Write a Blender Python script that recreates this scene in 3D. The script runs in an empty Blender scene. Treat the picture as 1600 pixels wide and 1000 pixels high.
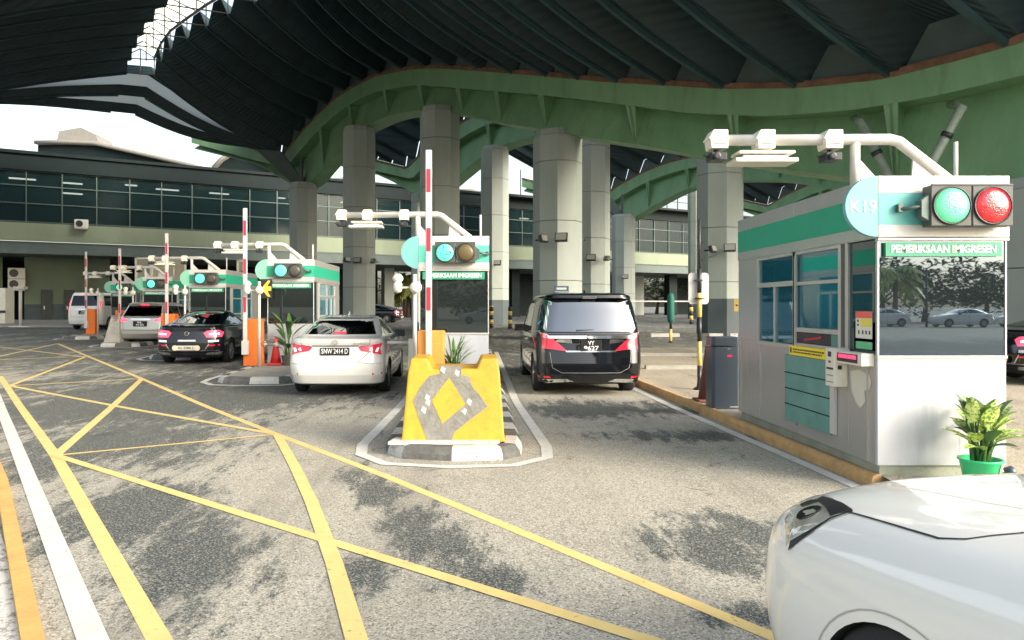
import bpy, bmesh, math, random
from mathutils import Vector, Matrix
from mathutils.bvhtree import BVHTree
random.seed(7)
R = math.radians
SC = bpy.context.scene
COL = SC.collection

# ------------------------------------------------------------------ camera, sky, sun, exposure
F, CX, CY, CH = 1155.0, 741.0, 478.0, 1.65      # focal length and vanishing point of the lanes (1600 px frame), eye height
cam_d = bpy.data.cameras.new("camera")
cam = bpy.data.objects.new("camera", cam_d); COL.objects.link(cam)
cam.location = (0, 0, CH); cam.rotation_euler = (R(90), 0, 0)
cam_d.sensor_width = 36; cam_d.lens = 36 * F / 1600
cam_d.shift_x = (800 - CX) / 1600; cam_d.shift_y = (CY - 500) / 1600
cam_d.clip_start = 0.05; cam_d.clip_end = 3000
SC.camera = cam
SUN_E, SUN_A = 24, 124
w = bpy.data.worlds.new("World"); SC.world = w; w.use_nodes = True
nt = w.node_tree; bg = nt.nodes["Background"]
sky = nt.nodes.new("ShaderNodeTexSky"); sky.sky_type = 'NISHITA'; sky.sun_disc = False
sky.sun_elevation = R(SUN_E); sky.sun_rotation = R(SUN_A); sky.air_density = 1.2; sky.dust_density = 5.0; sky.ozone_density = 1.0
hs = nt.nodes.new("ShaderNodeHueSaturation"); hs.inputs["Saturation"].default_value = .6     # thin overcast: a paler sky
nt.links.new(sky.outputs[0], hs.inputs["Color"]); nt.links.new(hs.outputs[0], bg.inputs[0]); bg.inputs[1].default_value = 0.15
sd = bpy.data.lights.new("sun", 'SUN'); sd.energy = 1.0; sd.angle = R(24); sd.color = (1.0, 0.93, 0.80)
sun = bpy.data.objects.new("sun", sd); COL.objects.link(sun)
sv = Vector((math.sin(R(SUN_A)) * math.cos(R(SUN_E)), math.cos(R(SUN_A)) * math.cos(R(SUN_E)), math.sin(R(SUN_E))))
sun.rotation_euler = sv.to_track_quat('Z', 'Y').to_euler(); sun.location = (30, -40, 40)
vs = SC.view_settings; vs.view_transform = 'Standard'; vs.look = 'None'; vs.gamma = 1; vs.exposure = 1.6
SC.cycles.max_bounces = 8; SC.cycles.diffuse_bounces = 4; SC.cycles.glossy_bounces = 4
SC.cycles.use_denoising = True; SC.cycles.sample_clamp_indirect = 6

# ------------------------------------------------------------------ materials
MATS = {}
def rgb(r, g, b):                                # sRGB 0-255 to linear
    f = lambda c: (c / 255 / 12.92) if c / 255 <= .04045 else ((c / 255 + .055) / 1.055) ** 2.4
    return (f(r), f(g), f(b))
def mat(name, col, rough=.6, metal=0, var=.12, vscale=1.5, bump=0, bscale=30, emit=None, estr=0, dirt=0, coat=0, spec=.5, alpha=None, wave=None, streak=0):
    if name in MATS: return MATS[name]
    m = bpy.data.materials.new(name); m.use_nodes = True; n = m.node_tree; p = n.nodes["Principled BSDF"]
    p.inputs["Roughness"].default_value = rough; p.inputs["Metallic"].default_value = metal
    p.inputs["Specular IOR Level"].default_value = spec
    if coat: p.inputs["Coat Weight"].default_value = coat; p.inputs["Coat Roughness"].default_value = .04
    tc = n.nodes.new("ShaderNodeTexCoord")
    c = (*col, 1)
    if var or dirt or streak:
        no = n.nodes.new("ShaderNodeTexNoise"); no.inputs["Scale"].default_value = vscale; no.inputs["Detail"].default_value = 8; no.inputs["Roughness"].default_value = .65
        mp = n.nodes.new("ShaderNodeMapping"); n.links.new(tc.outputs["Object"], mp.inputs[0]); n.links.new(mp.outputs[0], no.inputs[0])
        if streak: mp.inputs["Scale"].default_value = (streak, streak, .25)
        rp = n.nodes.new("ShaderNodeValToRGB"); n.links.new(no.outputs[0], rp.inputs[0])
        rp.color_ramp.elements[0].position = .3; rp.color_ramp.elements[1].position = .7
        rp.color_ramp.elements[0].color = tuple(max(0, x * (1 - var)) for x in col) + (1,)
        rp.color_ramp.elements[1].color = tuple(min(1, x * (1 + var)) for x in col) + (1,)
        out = rp.outputs[0]
        if dirt:
            n2 = n.nodes.new("ShaderNodeTexNoise"); n2.inputs["Scale"].default_value = vscale * 2.3; n2.inputs["Detail"].default_value = 10; n2.inputs["Roughness"].default_value = .75
            n.links.new(mp.outputs[0], n2.inputs[0])
            r2 = n.nodes.new("ShaderNodeValToRGB"); r2.color_ramp.elements[0].position = .52; r2.color_ramp.elements[1].position = .72
            n.links.new(n2.outputs[0], r2.inputs[0])
            r2.color_ramp.elements[1].color = (dirt, dirt, dirt, 1)
            mx = n.nodes.new("ShaderNodeMix"); mx.data_type = 'RGBA'
            n.links.new(r2.outputs[0], mx.inputs[0]); n.links.new(out, mx.inputs[6]); mx.inputs[7].default_value = (.06, .055, .045, 1)
            out = mx.outputs[2]
        n.links.new(out, p.inputs["Base Color"])
    else:
        p.inputs["Base Color"].default_value = c
    if bump:
        nb = n.nodes.new("ShaderNodeTexNoise"); nb.inputs["Scale"].default_value = bscale; nb.inputs["Detail"].default_value = 6
        n.links.new(tc.outputs["Object"], nb.inputs[0])
        b = n.nodes.new("ShaderNodeBump"); b.inputs["Strength"].default_value = bump; b.inputs["Distance"].default_value = .02
        n.links.new(nb.outputs[0], b.inputs["Height"]); n.links.new(b.outputs[0], p.inputs["Normal"])
    if wave:
        wv = n.nodes.new("ShaderNodeTexWave"); wv.bands_direction = wave[1]; wv.inputs["Scale"].default_value = wave[0]
        n.links.new(tc.outputs["Object"], wv.inputs[0])
        b = n.nodes.new("ShaderNodeBump"); b.inputs["Strength"].default_value = .35; b.inputs["Distance"].default_value = .04
        n.links.new(wv.outputs[0], b.inputs["Height"]); n.links.new(b.outputs[0], p.inputs["Normal"])
    if emit: p.inputs["Emission Color"].default_value = (*emit, 1); p.inputs["Emission Strength"].default_value = estr
    if alpha is not None: p.inputs["Alpha"].default_value = alpha
    MATS[name] = m; return m

def worn_paint(name, col, wear=.62, rough=.7):
    m = mat(name, col, rough, var=.10, vscale=3, bump=.3, bscale=120)
    n = m.node_tree; p = n.nodes["Principled BSDF"]; tc = n.nodes.new("ShaderNodeTexCoord")
    no = n.nodes.new("ShaderNodeTexNoise"); no.inputs["Scale"].default_value = 9; no.inputs["Detail"].default_value = 12; no.inputs["Roughness"].default_value = .8
    n.links.new(tc.outputs["Object"], no.inputs[0])
    r = n.nodes.new("ShaderNodeValToRGB"); r.color_ramp.elements[0].position = wear; r.color_ramp.elements[1].position = wear + .04
    r.color_ramp.elements[0].color = (1, 1, 1, 1); r.color_ramp.elements[1].color = (.15, .15, .15, 1)
    n.links.new(no.outputs[0], r.inputs[0]); n.links.new(r.outputs[0], p.inputs["Alpha"])
    return m

def asphalt(name, patches, light, dark, farY=None):
    m = bpy.data.materials.new(name); m.use_nodes = True; n = m.node_tree; p = n.nodes["Principled BSDF"]; L = n.links.new
    tc = n.nodes.new("ShaderNodeTexCoord"); P = tc.outputs["Object"]
    def noise(sc, det=8, ro=.6, vec=None):
        x = n.nodes.new("ShaderNodeTexNoise"); x.inputs["Scale"].default_value = sc; x.inputs["Detail"].default_value = det; x.inputs["Roughness"].default_value = ro
        L(vec or P, x.inputs[0]); return x.outputs[0]
    def ma(op, a, b=None, c=None):
        x = n.nodes.new("ShaderNodeMath"); x.operation = op
        for i, v in enumerate((a, b, c)):
            if v is None: continue
            if isinstance(v, (int, float)): x.inputs[i].default_value = v
            else: L(v, x.inputs[i])
        return x.outputs[0]
    def ss(v, a, b):
        x = n.nodes.new("ShaderNodeMapRange"); x.interpolation_type = 'SMOOTHSTEP'; L(v, x.inputs[0]); x.inputs[1].default_value = a; x.inputs[2].default_value = b; return x.outputs[0]
    def mixc(f, a, b):
        x = n.nodes.new("ShaderNodeMix"); x.data_type = 'RGBA'
        for i, v in ((0, f), (6, a), (7, b)):
            if isinstance(v, (int, float)): x.inputs[i].default_value = v
            elif isinstance(v, tuple): x.inputs[i].default_value = (*v, 1)
            else: L(v, x.inputs[i])
        return x.outputs[2]
    field = None
    for (x0, y0, rx, ry, ang) in patches:
        mp = n.nodes.new("ShaderNodeMapping"); mp.vector_type = 'TEXTURE'
        mp.inputs["Location"].default_value = (x0, y0, 0); mp.inputs["Rotation"].default_value = (0, 0, R(ang)); mp.inputs["Scale"].default_value = (rx, ry, 1000)
        L(P, mp.inputs[0]); ln = n.nodes.new("ShaderNodeVectorMath"); ln.operation = 'LENGTH'; L(mp.outputs[0], ln.inputs[0])
        v = ma('SUBTRACT', 1.0, ln.outputs["Value"]); v = ma('MAXIMUM', v, -1.0)
        field = v if field is None else ma('MAXIMUM', field, v)
    sp = n.nodes.new("ShaderNodeSeparateXYZ"); L(P, sp.inputs[0])
    stre = n.nodes.new("ShaderNodeMapping"); stre.inputs["Scale"].default_value = (1.9, .55, 1); L(P, stre.inputs[0])
    big = noise(.5, 10, .62, stre.outputs[0]); med = noise(2.4, 14, .8, stre.outputs[0])
    if field is None: field = -.6
    f = ma('ADD', ma('MULTIPLY', field, .85), ma('MULTIPLY', ma('SUBTRACT', big, .5), 1.9)); f = ma('ADD', f, ma('MULTIPLY', ma('SUBTRACT', med, .5), 4.2))
    if farY:
        f = ma('ADD', f, ma('MULTIPLY', ss(sp.outputs[1], farY[0], farY[1]), farY[2]))
    spk = noise(62, 4, .8); spk2 = noise(26, 6, .85)
    f = ma('ADD', f, ma('MULTIPLY', ma('SUBTRACT', spk, .5), 1.8)); f = ma('ADD', f, ma('MULTIPLY', ma('SUBTRACT', spk2, .5), 2.2))
    mask = ss(f, .08, .20)
    lc = mixc(ss(noise(1.1, 6), .35, .68), light, tuple(c * .80 for c in light))
    lc = mixc(ss(spk2, .50, .68), lc, tuple(c * .62 for c in light)); lc = mixc(ss(spk, .56, .68), lc, tuple(c * .40 for c in light))
    lc = mixc(ss(spk, .42, .28), lc, tuple(min(1, c * 1.5) for c in light))
    vc = n.nodes.new("ShaderNodeTexVoronoi"); vc.inputs["Scale"].default_value = 105; L(P, vc.inputs[0]); sx = n.nodes.new("ShaderNodeSeparateColor"); L(vc.outputs[1], sx.inputs[0]); st = sx.outputs[0]
    lc = mixc(ss(st, .80, .90), lc, tuple(c * .38 for c in light)); lc = mixc(ss(st, .22, .10), lc, tuple(min(1, c * 1.35) for c in light))
    trk = n.nodes.new("ShaderNodeMapping"); trk.inputs["Scale"].default_value = (1.4, .06, 1); L(P, trk.inputs[0])
    lc = mixc(ma('MULTIPLY', ss(noise(1.0, 5, .6, trk.outputs[0]), .50, .68), .45), lc, tuple(c * .45 for c in light))
    dc = mixc(ss(spk, .44, .62), tuple(c * .5 for c in dark), tuple(c * 3.4 for c in dark))
    dc = mixc(ss(st, .84, .9), dc, tuple(c * .75 for c in light))
    col = mixc(mask, lc, dc)
    # oil drips and tar lines
    oil = ss(noise(.9, 4, .5), .66, .74); col = mixc(ma('MULTIPLY', oil, .55), col, (.05, .05, .045))
    vo = n.nodes.new("ShaderNodeTexVoronoi"); vo.feature = 'DISTANCE_TO_EDGE'; vo.inputs["Scale"].default_value = .33
    dis = n.nodes.new("ShaderNodeVectorMath"); dis.operation = 'ADD'; L(P, dis.inputs[0])
    nn = n.nodes.new("ShaderNodeTexNoise"); nn.inputs["Scale"].default_value = 2.5; nn.inputs["Detail"].default_value = 6; L(P, nn.inputs[0]); L(nn.outputs[1], dis.inputs[1])
    L(dis.outputs[0], vo.inputs[0]); cr = ss(vo.outputs[0], .012, .0); cr = ma('MULTIPLY', cr, ss(med, .48, .56))
    col = mixc(ma('MULTIPLY', cr, .6), col, (.04, .04, .035))
    L(col, p.inputs["Base Color"]); p.inputs["Roughness"].default_value = .85; p.inputs["Specular IOR Level"].default_value = .35
    b = n.nodes.new("ShaderNodeBump"); b.inputs["Strength"].default_value = .5; b.inputs["Distance"].default_value = .008
    L(spk, b.inputs["Height"]); L(b.outputs[0], p.inputs["Normal"])
    return m

# ------------------------------------------------------------------ mesh helpers
class MB:
    def __init__(s): s.b = bmesh.new()
    def face(s, pts, mi=0):
        vs_ = [s.b.verts.new(p) for p in pts]
        try:
            f = s.b.faces.new(vs_); f.material_index = mi; return f
        except ValueError: return None
    def box(s, x0, x1, y0, y1, z0, z1, mi=0, T=None):
        P = [Vector(p) for p in ((x0, y0, z0), (x1, y0, z0), (x1, y1, z0), (x0, y1, z0), (x0, y0, z1), (x1, y0, z1), (x1, y1, z1), (x0, y1, z1))]
        if T is not None: P = [T @ p for p in P]
        v = [s.b.verts.new(p) for p in P]
        for f in ((0, 3, 2, 1), (4, 5, 6, 7), (0, 1, 5, 4), (1, 2, 6, 5), (2, 3, 7, 6), (3, 0, 4, 7)):
            s.b.faces.new([v[i] for i in f]).material_index = mi
        return s
    def prism(s, poly, v, mi=0):                 # closed polygon (3D points) pushed by vector v
        v = Vector(v); a = [s.b.verts.new(p) for p in poly]; c = [s.b.verts.new(Vector(p) + v) for p in poly]
        n = len(a); s.b.faces.new(a[::-1]).material_index = mi; s.b.faces.new(c).material_index = mi
        for i in range(n): s.b.faces.new([a[i], a[(i + 1) % n], c[(i + 1) % n], c[i]]).material_index = mi
        return s
    def tube(s, pts, r, n=12, mi=0, cap=True):
        pts = [Vector(p) for p in pts]; rings = []
        rr = r if isinstance(r, (list, tuple)) else [r] * len(pts)
        up = None
        for i, p in enumerate(pts):
            d = (pts[min(i + 1, len(pts) - 1)] - pts[max(i - 1, 0)]).normalized()
            ref = up if up is not None else (Vector((0, 0, 1)) if abs(d.z) < .9 else Vector((1, 0, 0)))
            a = d.cross(ref).normalized(); b2 = a.cross(d).normalized(); up = b2
            rings.append([s.b.verts.new(p + rr[i] * (math.cos(2 * math.pi * k / n) * a + math.sin(2 * math.pi * k / n) * b2)) for k in range(n)])
        for i in range(len(rings) - 1):
            for k in range(n):
                f = s.b.faces.new([rings[i][k], rings[i][(k + 1) % n], rings[i + 1][(k + 1) % n], rings[i + 1][k]]); f.material_index = mi; f.smooth = n > 7
        if cap: s.b.faces.new(rings[0][::-1]).material_index = mi; s.b.faces.new(rings[-1]).material_index = mi
        return s
    def lathe(s, prof, n=24, T=None, mi=0, close=False):
        T = T or Matrix(); rings = []
        for (r, z) in prof:
            rings.append([s.b.verts.new(T @ Vector((r * math.cos(2 * math.pi * k / n), r * math.sin(2 * math.pi * k / n), z))) for k in range(n)])
        for i in range(len(rings) - 1):
            for k in range(n):
                f = s.b.faces.new([rings[i][k], rings[i][(k + 1) % n], rings[i + 1][(k + 1) % n], rings[i + 1][k]]); f.material_index = mi; f.smooth = True
        s.b.faces.new(rings[0][::-1]).material_index = mi; s.b.faces.new(rings[-1]).material_index = mi
        return s
    def grid(s, rows, mi=0, smooth=False, flip=False):
        V = [[s.b.verts.new(p) for p in r] for r in rows]
        for i in range(len(V) - 1):
            for j in range(len(V[0]) - 1):
                q = [V[i][j], V[i][j + 1], V[i + 1][j + 1], V[i + 1][j]]
                if flip: q = q[::-1]
                f = s.b.faces.new(q); f.material_index = mi; f.smooth = smooth
        return s
    def build(s, name, m, parent=None, bevel=0, smooth=False, solid=0, world=False, merge=False, recalc=True, sub=0):
        if parent is not None and world: bmesh.ops.translate(s.b, verts=s.b.verts, vec=-parent.location)
        if merge: bmesh.ops.remove_doubles(s.b, verts=s.b.verts, dist=.0005)
        if recalc: bmesh.ops.recalc_face_normals(s.b, faces=s.b.faces)
        me = bpy.data.meshes.new(name); s.b.to_mesh(me); s.b.free()
        for x in (m if isinstance(m, (list, tuple)) else [m]): me.materials.append(x)
        o = bpy.data.objects.new(name, me); COL.objects.link(o)
        if parent is not None: o.parent = parent
        if smooth:
            for p in me.polygons: p.use_smooth = True
        if solid: md = o.modifiers.new("solid", 'SOLIDIFY'); md.thickness = solid; md.offset = 0
        if bevel: md = o.modifiers.new("bevel", 'BEVEL'); md.width = bevel; md.segments = 2; md.limit_method = 'ANGLE'
        if sub: md = o.modifiers.new("sub", 'SUBSURF'); md.levels = sub; md.render_levels = sub
        return o
def tag(o, label, cat, group=None):
    o["label"] = label; o["category"] = cat
    if group: o["group"] = group
    return o
def struct(o): o["kind"] = "structure"; return o
def thing(name, label, cat, loc=(0, 0, 0), rz=0, group=None):
    o = bpy.data.objects.new(name, None); COL.objects.link(o); o.location = loc; o.rotation_euler = (0, 0, rz); o.empty_display_size = .2
    return tag(o, label, cat, group)
KIDS = {}
def copy_tree(o, parent=None):
    c = o.copy(); COL.objects.link(c)
    if parent is not None: c.parent = parent
    for ch in [x for x in list(COL.objects) if x.parent is o]: copy_tree(ch, c)
    return c
def dup(o, loc, label, rz=None, group=None):
    c = copy_tree(o); c.location = loc; c["label"] = label
    if rz is not None: c.rotation_euler = (0, 0, rz)
    if group: c["group"] = group
    return c
def text(name, body, size, m, parent, loc, rot=(R(90), 0, 0), ext=.002, bold=0, width=None, align='CENTER'):
    cu = bpy.data.curves.new(name, 'FONT'); cu.body = body; cu.size = size; cu.extrude = ext; cu.align_x = align; cu.align_y = 'CENTER'; cu.offset = bold
    t = bpy.data.objects.new(name, cu); COL.objects.link(t)
    dg = bpy.context.evaluated_depsgraph_get(); me = bpy.data.meshes.new_from_object(t.evaluated_get(dg)); bpy.data.objects.remove(t)
    me.materials.clear(); me.materials.append(m)
    o = bpy.data.objects.new(name, me); COL.objects.link(o); o.parent = parent; o.location = loc; o.rotation_euler = rot
    if width and me.vertices:
        xs = [v.co.x for v in me.vertices]; k = width / (max(xs) - min(xs)); o.scale = (k, 1, 1)
    return o
def gz(Y): return .0125 * min(max(Y - 12, 0), 28)
def W(px, py, D): return Vector(((px - CX) * D / F, D, CH + (CY - py) * D / F))
def G(px, py, dz=0):                              # pixel -> point on the ground
    D = 10
    for _ in range(40): D = .5 * D + .5 * (CH - gz(D) - dz) * F / max(py - CY, 1)
    return Vector(((px - CX) * D / F, D, gz(D) + dz))
def interp(x, T):
    if x <= T[0][0]: return T[0][1]
    for (a, b), (c, d) in zip(T, T[1:]):
        if x <= c: return b + (d - b) * (x - a) / (c - a)
    return T[-1][1]
def crown(mb, c, rad, n, size, mats=2, rng=random):
    blobs = [(Vector(c) + Vector((rng.uniform(-.7, .7) * rad[0], rng.uniform(-.7, .7) * rad[1], rng.uniform(-.7, .7) * rad[2])), rng.uniform(.25, .5)) for _ in range(14)]
    for i in range(n):
        bc, br = rng.choice(blobs); d = Vector((rng.gauss(0, 1), rng.gauss(0, 1), rng.gauss(0, 1))).normalized() * (br * rng.uniform(.6, 1.05))
        p = bc + Vector((d.x * rad[0], d.y * rad[1], d.z * rad[2]))
        a = Vector((rng.uniform(-1, 1), rng.uniform(-1, 1), rng.uniform(-.5, .5))).normalized(); b = a.cross(Vector((rng.uniform(-1, 1), rng.uniform(-1, 1), 1))).normalized()
        s = size * rng.uniform(.6, 1.3)
        mb.face([p - a * s, p - b * s * .45, p + a * s, p + b * s * .45], rng.randrange(mats))

# ------------------------------------------------------------------ palette
DARKTEAL = mat("roof_sheet", (.010, .030, .037), .55, .1, var=.25, vscale=.4, wave=(2.2, 'Y'))
ROOFTOP = mat("roof_rib", (.022, .055, .062), .55, var=.25, vscale=.6)
CLOSE = mat("roof_closure", (.07, .10, .10), .6, var=.2, vscale=.8)
GIRD = mat("girder_green", rgb(114, 152, 112), .5, var=.16, vscale=.7, dirt=.35, streak=1.2, bump=.1, bscale=3)
RUST = mat("rusty_trim", (.16, .085, .05), .8, var=.5, vscale=2)
PILLAR = mat("pillar_panel", (.30, .335, .30), .5, .0, var=.12, vscale=.5, dirt=.12, streak=1.0, bump=.1)
PILJ = mat("pillar_joint", (.10, .10, .09), .8)
DADO = mat("pillar_dado", (.07, .09, .095), .7)
GREENWALL = mat("hall_wall_green", (.16, .20, .13), .7, var=.12, vscale=.4)
SPAN = mat("spandrel_green", (.21, .25, .165), .65, var=.12, vscale=.4, dirt=.15, streak=1)
DARKP = mat("dark_panel", (.010, .018, .019), .6, var=.2, spec=.12)
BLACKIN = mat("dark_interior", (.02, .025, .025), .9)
MULL = mat("mullion_metal", (.07, .10, .09), .5, .3)
def glassy(name, col, metal, rough=.03, alpha=1.0, spec=.8):
    return mat(name, col, rough, metal, var=0, spec=spec, alpha=alpha if alpha < 1 else None)
CURT = glassy("curtain_glass", (.012, .028, .03), .05, .12, .70, .2)
BOOTHFRONT = glassy("booth_mirror_glass", (.15, .195, .23), .92, .012)
BOOTHMIR2 = glassy("booth_tinted_glass", (.05, .065, .065), .7, .015)
BOOTHSIDE = glassy("booth_blue_glass", (.02, .14, .19), .35, .03)
BOOTHDARK = glassy("booth_dark_glass", (.03, .06, .07), .5, .02)
CARDARK = glassy("car_glass_dark", (.035, .04, .045), 1.0, .02)
CARGLASS = glassy("car_glass", (.12, .13, .14), 1.0, .012)
STEEL = mat("brushed_steel", (.50, .50, .48), .34, .6, var=.05, vscale=.8, dirt=.06, streak=.7)
STEELD = mat("steel_trim", (.55, .54, .50), .4, .6, var=.08)
WHITE = mat("white_paint", (.52, .51, .47), .45, var=.05, vscale=1.5, dirt=.16, streak=1.3)
WHITEW = mat("white_wall_panel", (.45, .47, .49), .42, var=.06, vscale=1.3, dirt=.22, streak=1.4)
CREAM = mat("cream_metal", (.72, .69, .58), .45, var=.08, vscale=6, dirt=.25)
TEAL = mat("teal_band", (.03, .38, .22), .4, var=.06, vscale=2)
TEALD = mat("teal_side_band", (.015, .33, .20), .4, var=.06, vscale=2)
CYAN = mat("pale_cyan_band", (.12, .43, .39), .4, var=.04, vscale=2)
DISC = mat("pale_disc", (.16, .40, .39), .35, var=.05)
SIGNG = mat("sign_green", (.035, .26, .15), .4, var=.06)
TEALPANEL = mat("dusty_teal_shutter", (.13, .30, .26), .5, var=.14, vscale=2.5, dirt=.18)
PLINTH = mat("plinth_concrete", (.26, .28, .22), .8, var=.2, vscale=3, bump=.3)
BLACK = mat("black_plastic", (.02, .022, .024), .4, var=.1)
RUBBER = mat("rubber", (.018, .018, .018), .8)
CHROME = mat("chrome", (.75, .75, .75), .12, 1, var=0)
ALLOY = mat("alloy", (.45, .45, .46), .3, .9, var=0)
ORANGE = mat("orange_paint", (.75, .17, .02), .45, var=.08, vscale=3, dirt=.1)
REDP = mat("red_band", (.45, .02, .05), .5, var=.1)
REDL = mat("red_lens", (.50, .01, .03), .15, coat=1, var=0, emit=(1, .02, .06), estr=.10)
REDON = mat("red_lens_lit", (.6, .02, .05), .2, coat=1, var=0, emit=(1, .05, .10), estr=.8)
PINK = mat("clear_pink_lens", (.75, .40, .42), .1, coat=1, var=0)
GREENON = mat("green_lamp_lit", (.1, .6, .4), .3, var=0, emit=(.10, .85, .50), estr=.42)
AQUAON = mat("aqua_lamp_lit", (.08, .6, .36), .3, var=0, emit=(.12, .88, .52), estr=.42)
LEDOFF = mat("unlit_lamp", (.07, .065, .05), .3, var=.1)
REDSIG = mat("red_signal_lens", (.62, .015, .02), .15, coat=1, var=.1, vscale=60, emit=(1, .02, .03), estr=.12)
YEL = mat("yellow_block_paint", (.54, .29, .02), .6, var=.10, vscale=4, dirt=.35, bump=.15)
GREYC = mat("worn_concrete", (.19, .185, .16), .85, var=.25, vscale=9, dirt=.35, bump=.5)
KW = worn_paint("kerb_white", (.52, .50, .45), .57)
KB = mat("kerb_black", (.10, .10, .09), .85, var=.4, vscale=8, bump=.5, dirt=.2)
KCON = mat("island_concrete", (.32, .31, .26), .85, var=.2, vscale=2.5, bump=.4, dirt=.25)
KYEL = mat("kerb_yellow", (.47, .29, .12), .75, var=.2, vscale=5, bump=.4, dirt=.35)
YBLK = mat("post_yellow", (.72, .50, .12), .5, var=.1)
PAVE = None

# ------------------------------------------------------------------ ground and markings
patches = []
for (px, py, rx, ry, a) in ((1115, 850, .75, .75, 0), (1060, 682, .95, .5, 0), (180, 690, 1.7, 2.6, 0), (150, 640, 3.2, 3.0, 0), (300, 870, .55, 1.2, 25), (200, 800, .6, 1.2, 20),
                            (660, 830, .33, 1.2, 18), (590, 765, .30, 1.0, 18), (760, 905, .38, .30, 0), (1190, 960, .35, .22, 0), (950, 640, 1.5, 1.0, 0), (560, 900, .2, .4, 0), (420, 620, 1.4, 2.2, 0)):
    g_ = G(px, py); patches.append((g_.x, g_.y, rx, ry, a))
patches.append((22, -15, 26, 9, 0)); patches.append((-1.0, -14, 3, 6, 0))  # dark ground added behind the camera to darken booth window reflections
ASPH = asphalt("asphalt", patches, (.385, .36, .29), (.050, .055, .050), farY=(10.5, 20, 1.3))
FAR = 900
b = MB(); ys = [-FAR, -80, -20, 0, 12, 26, 40, 80, FAR]
b.grid([[(x, y, gz(y)) for x in (-FAR, -80, -20, 0, 20, 80, FAR)] for y in ys])
struct(b.build("ground", ASPH))

YELL = worn_paint("yellow_line", (.66, .50, .19), .60); WHTL = worn_paint("white_line", (.58, .57, .51), .60); OLDW = worn_paint("faded_white_line", (.6, .58, .52), .52)
def ribbon(mb, pts, w_, dz):
    D = [pts[0]]
    for a, c in zip(pts, pts[1:]):
        k = max(1, int((c - a).length / .7))
        D += [a + (c - a) * (i / k) for i in range(1, k + 1)]
    rows = []
    for i, p in enumerate(D):
        d = (D[min(i + 1, len(D) - 1)] - D[max(i - 1, 0)]); n_ = Vector((-d.y, d.x, 0)).normalized() * w_ / 2
        l, r = p - n_, p + n_
        rows.append([(l.x, l.y, gz(l.y) + dz), (r.x, r.y, gz(r.y) + dz)])
    mb.grid(rows)
b = MB(); lines = [(((0, 588), (87, 712), (249, 1000)), 0.114), (((90, 537), (222, 592), (433, 679), (600, 743), (1188, 987)), 0.099),
    (((90, 537), (-20, 561)), 0.099), (((133, 558), (-20, 540)), 0.091), (((133, 557), (-20, 563)), 0.091), (((133, 558), (15, 603)), 0.099), (((15, 603), (222, 592)), 0.091),
    (((15, 603), (433, 679)), 0.099), (((222, 592), (87, 712)), 0.114), (((87, 712), (433, 679)), 0.068), (((87, 712), (487, 838), (1009, 1000)), 0.099), (((433, 679), (461, 730), (487, 785), (522, 880), (557, 1000)), 0.110)]
for i, (pl, w_) in enumerate(lines):
    P = [G(*q) for q in pl]
    d0 = (P[0] - P[1]).normalized(); d1 = (P[-1] - P[-2]).normalized()
    if pl[-1][1] > 980: P[-1] = P[-1] + d1 * 3
    ribbon(b, P, w_, .0022 + .00035 * i)
struct(b.build("yellow_box_marking", YELL))
b = MB(); P = [G(36, 725), G(145, 1000)]; P.insert(0, P[0] + (P[0] - P[1]).normalized() * 12); P.append(P[-1] + (P[-1] - P[-2]).normalized() * 4); ribbon(b, P, .135, .005)
struct(b.build("white_edge_line", WHTL))
b = MB(); P = [G(-40, 640, .05), G(3, 750, .05), G(52, 1000, .05)]; P.append(P[-1] + (P[-1] - P[-2]).normalized() * 4)
rows = []
for i, p in enumerate(P):
    d = (P[min(i + 1, 3)] - P[max(i - 1, 0)]); n_ = Vector((-d.y, d.x, 0)).normalized() * .048
    rows.append([(p.x - n_.x * s, p.y - n_.y * s, z) for s, z in ((-1, -.02), (-1, .05), (1, .05), (1, -.02))])
b.grid(rows); struct(b.build("yellow_kerb", mat("kerb_ochre", (.55, .33, .10), .75, var=.12, vscale=5, bump=.3, dirt=.2)))
b = MB(); P2 = [G(-60, 700), G(-12, 860), G(8, 1000)]; P2.append(P2[-1] + (P2[-1] - P2[-2]).normalized() * 4); ribbon(b, [p + Vector((-.03, 0, 0)) for p in P2], .2, .006)
struct(b.build("faded_white_patch", OLDW))

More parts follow.
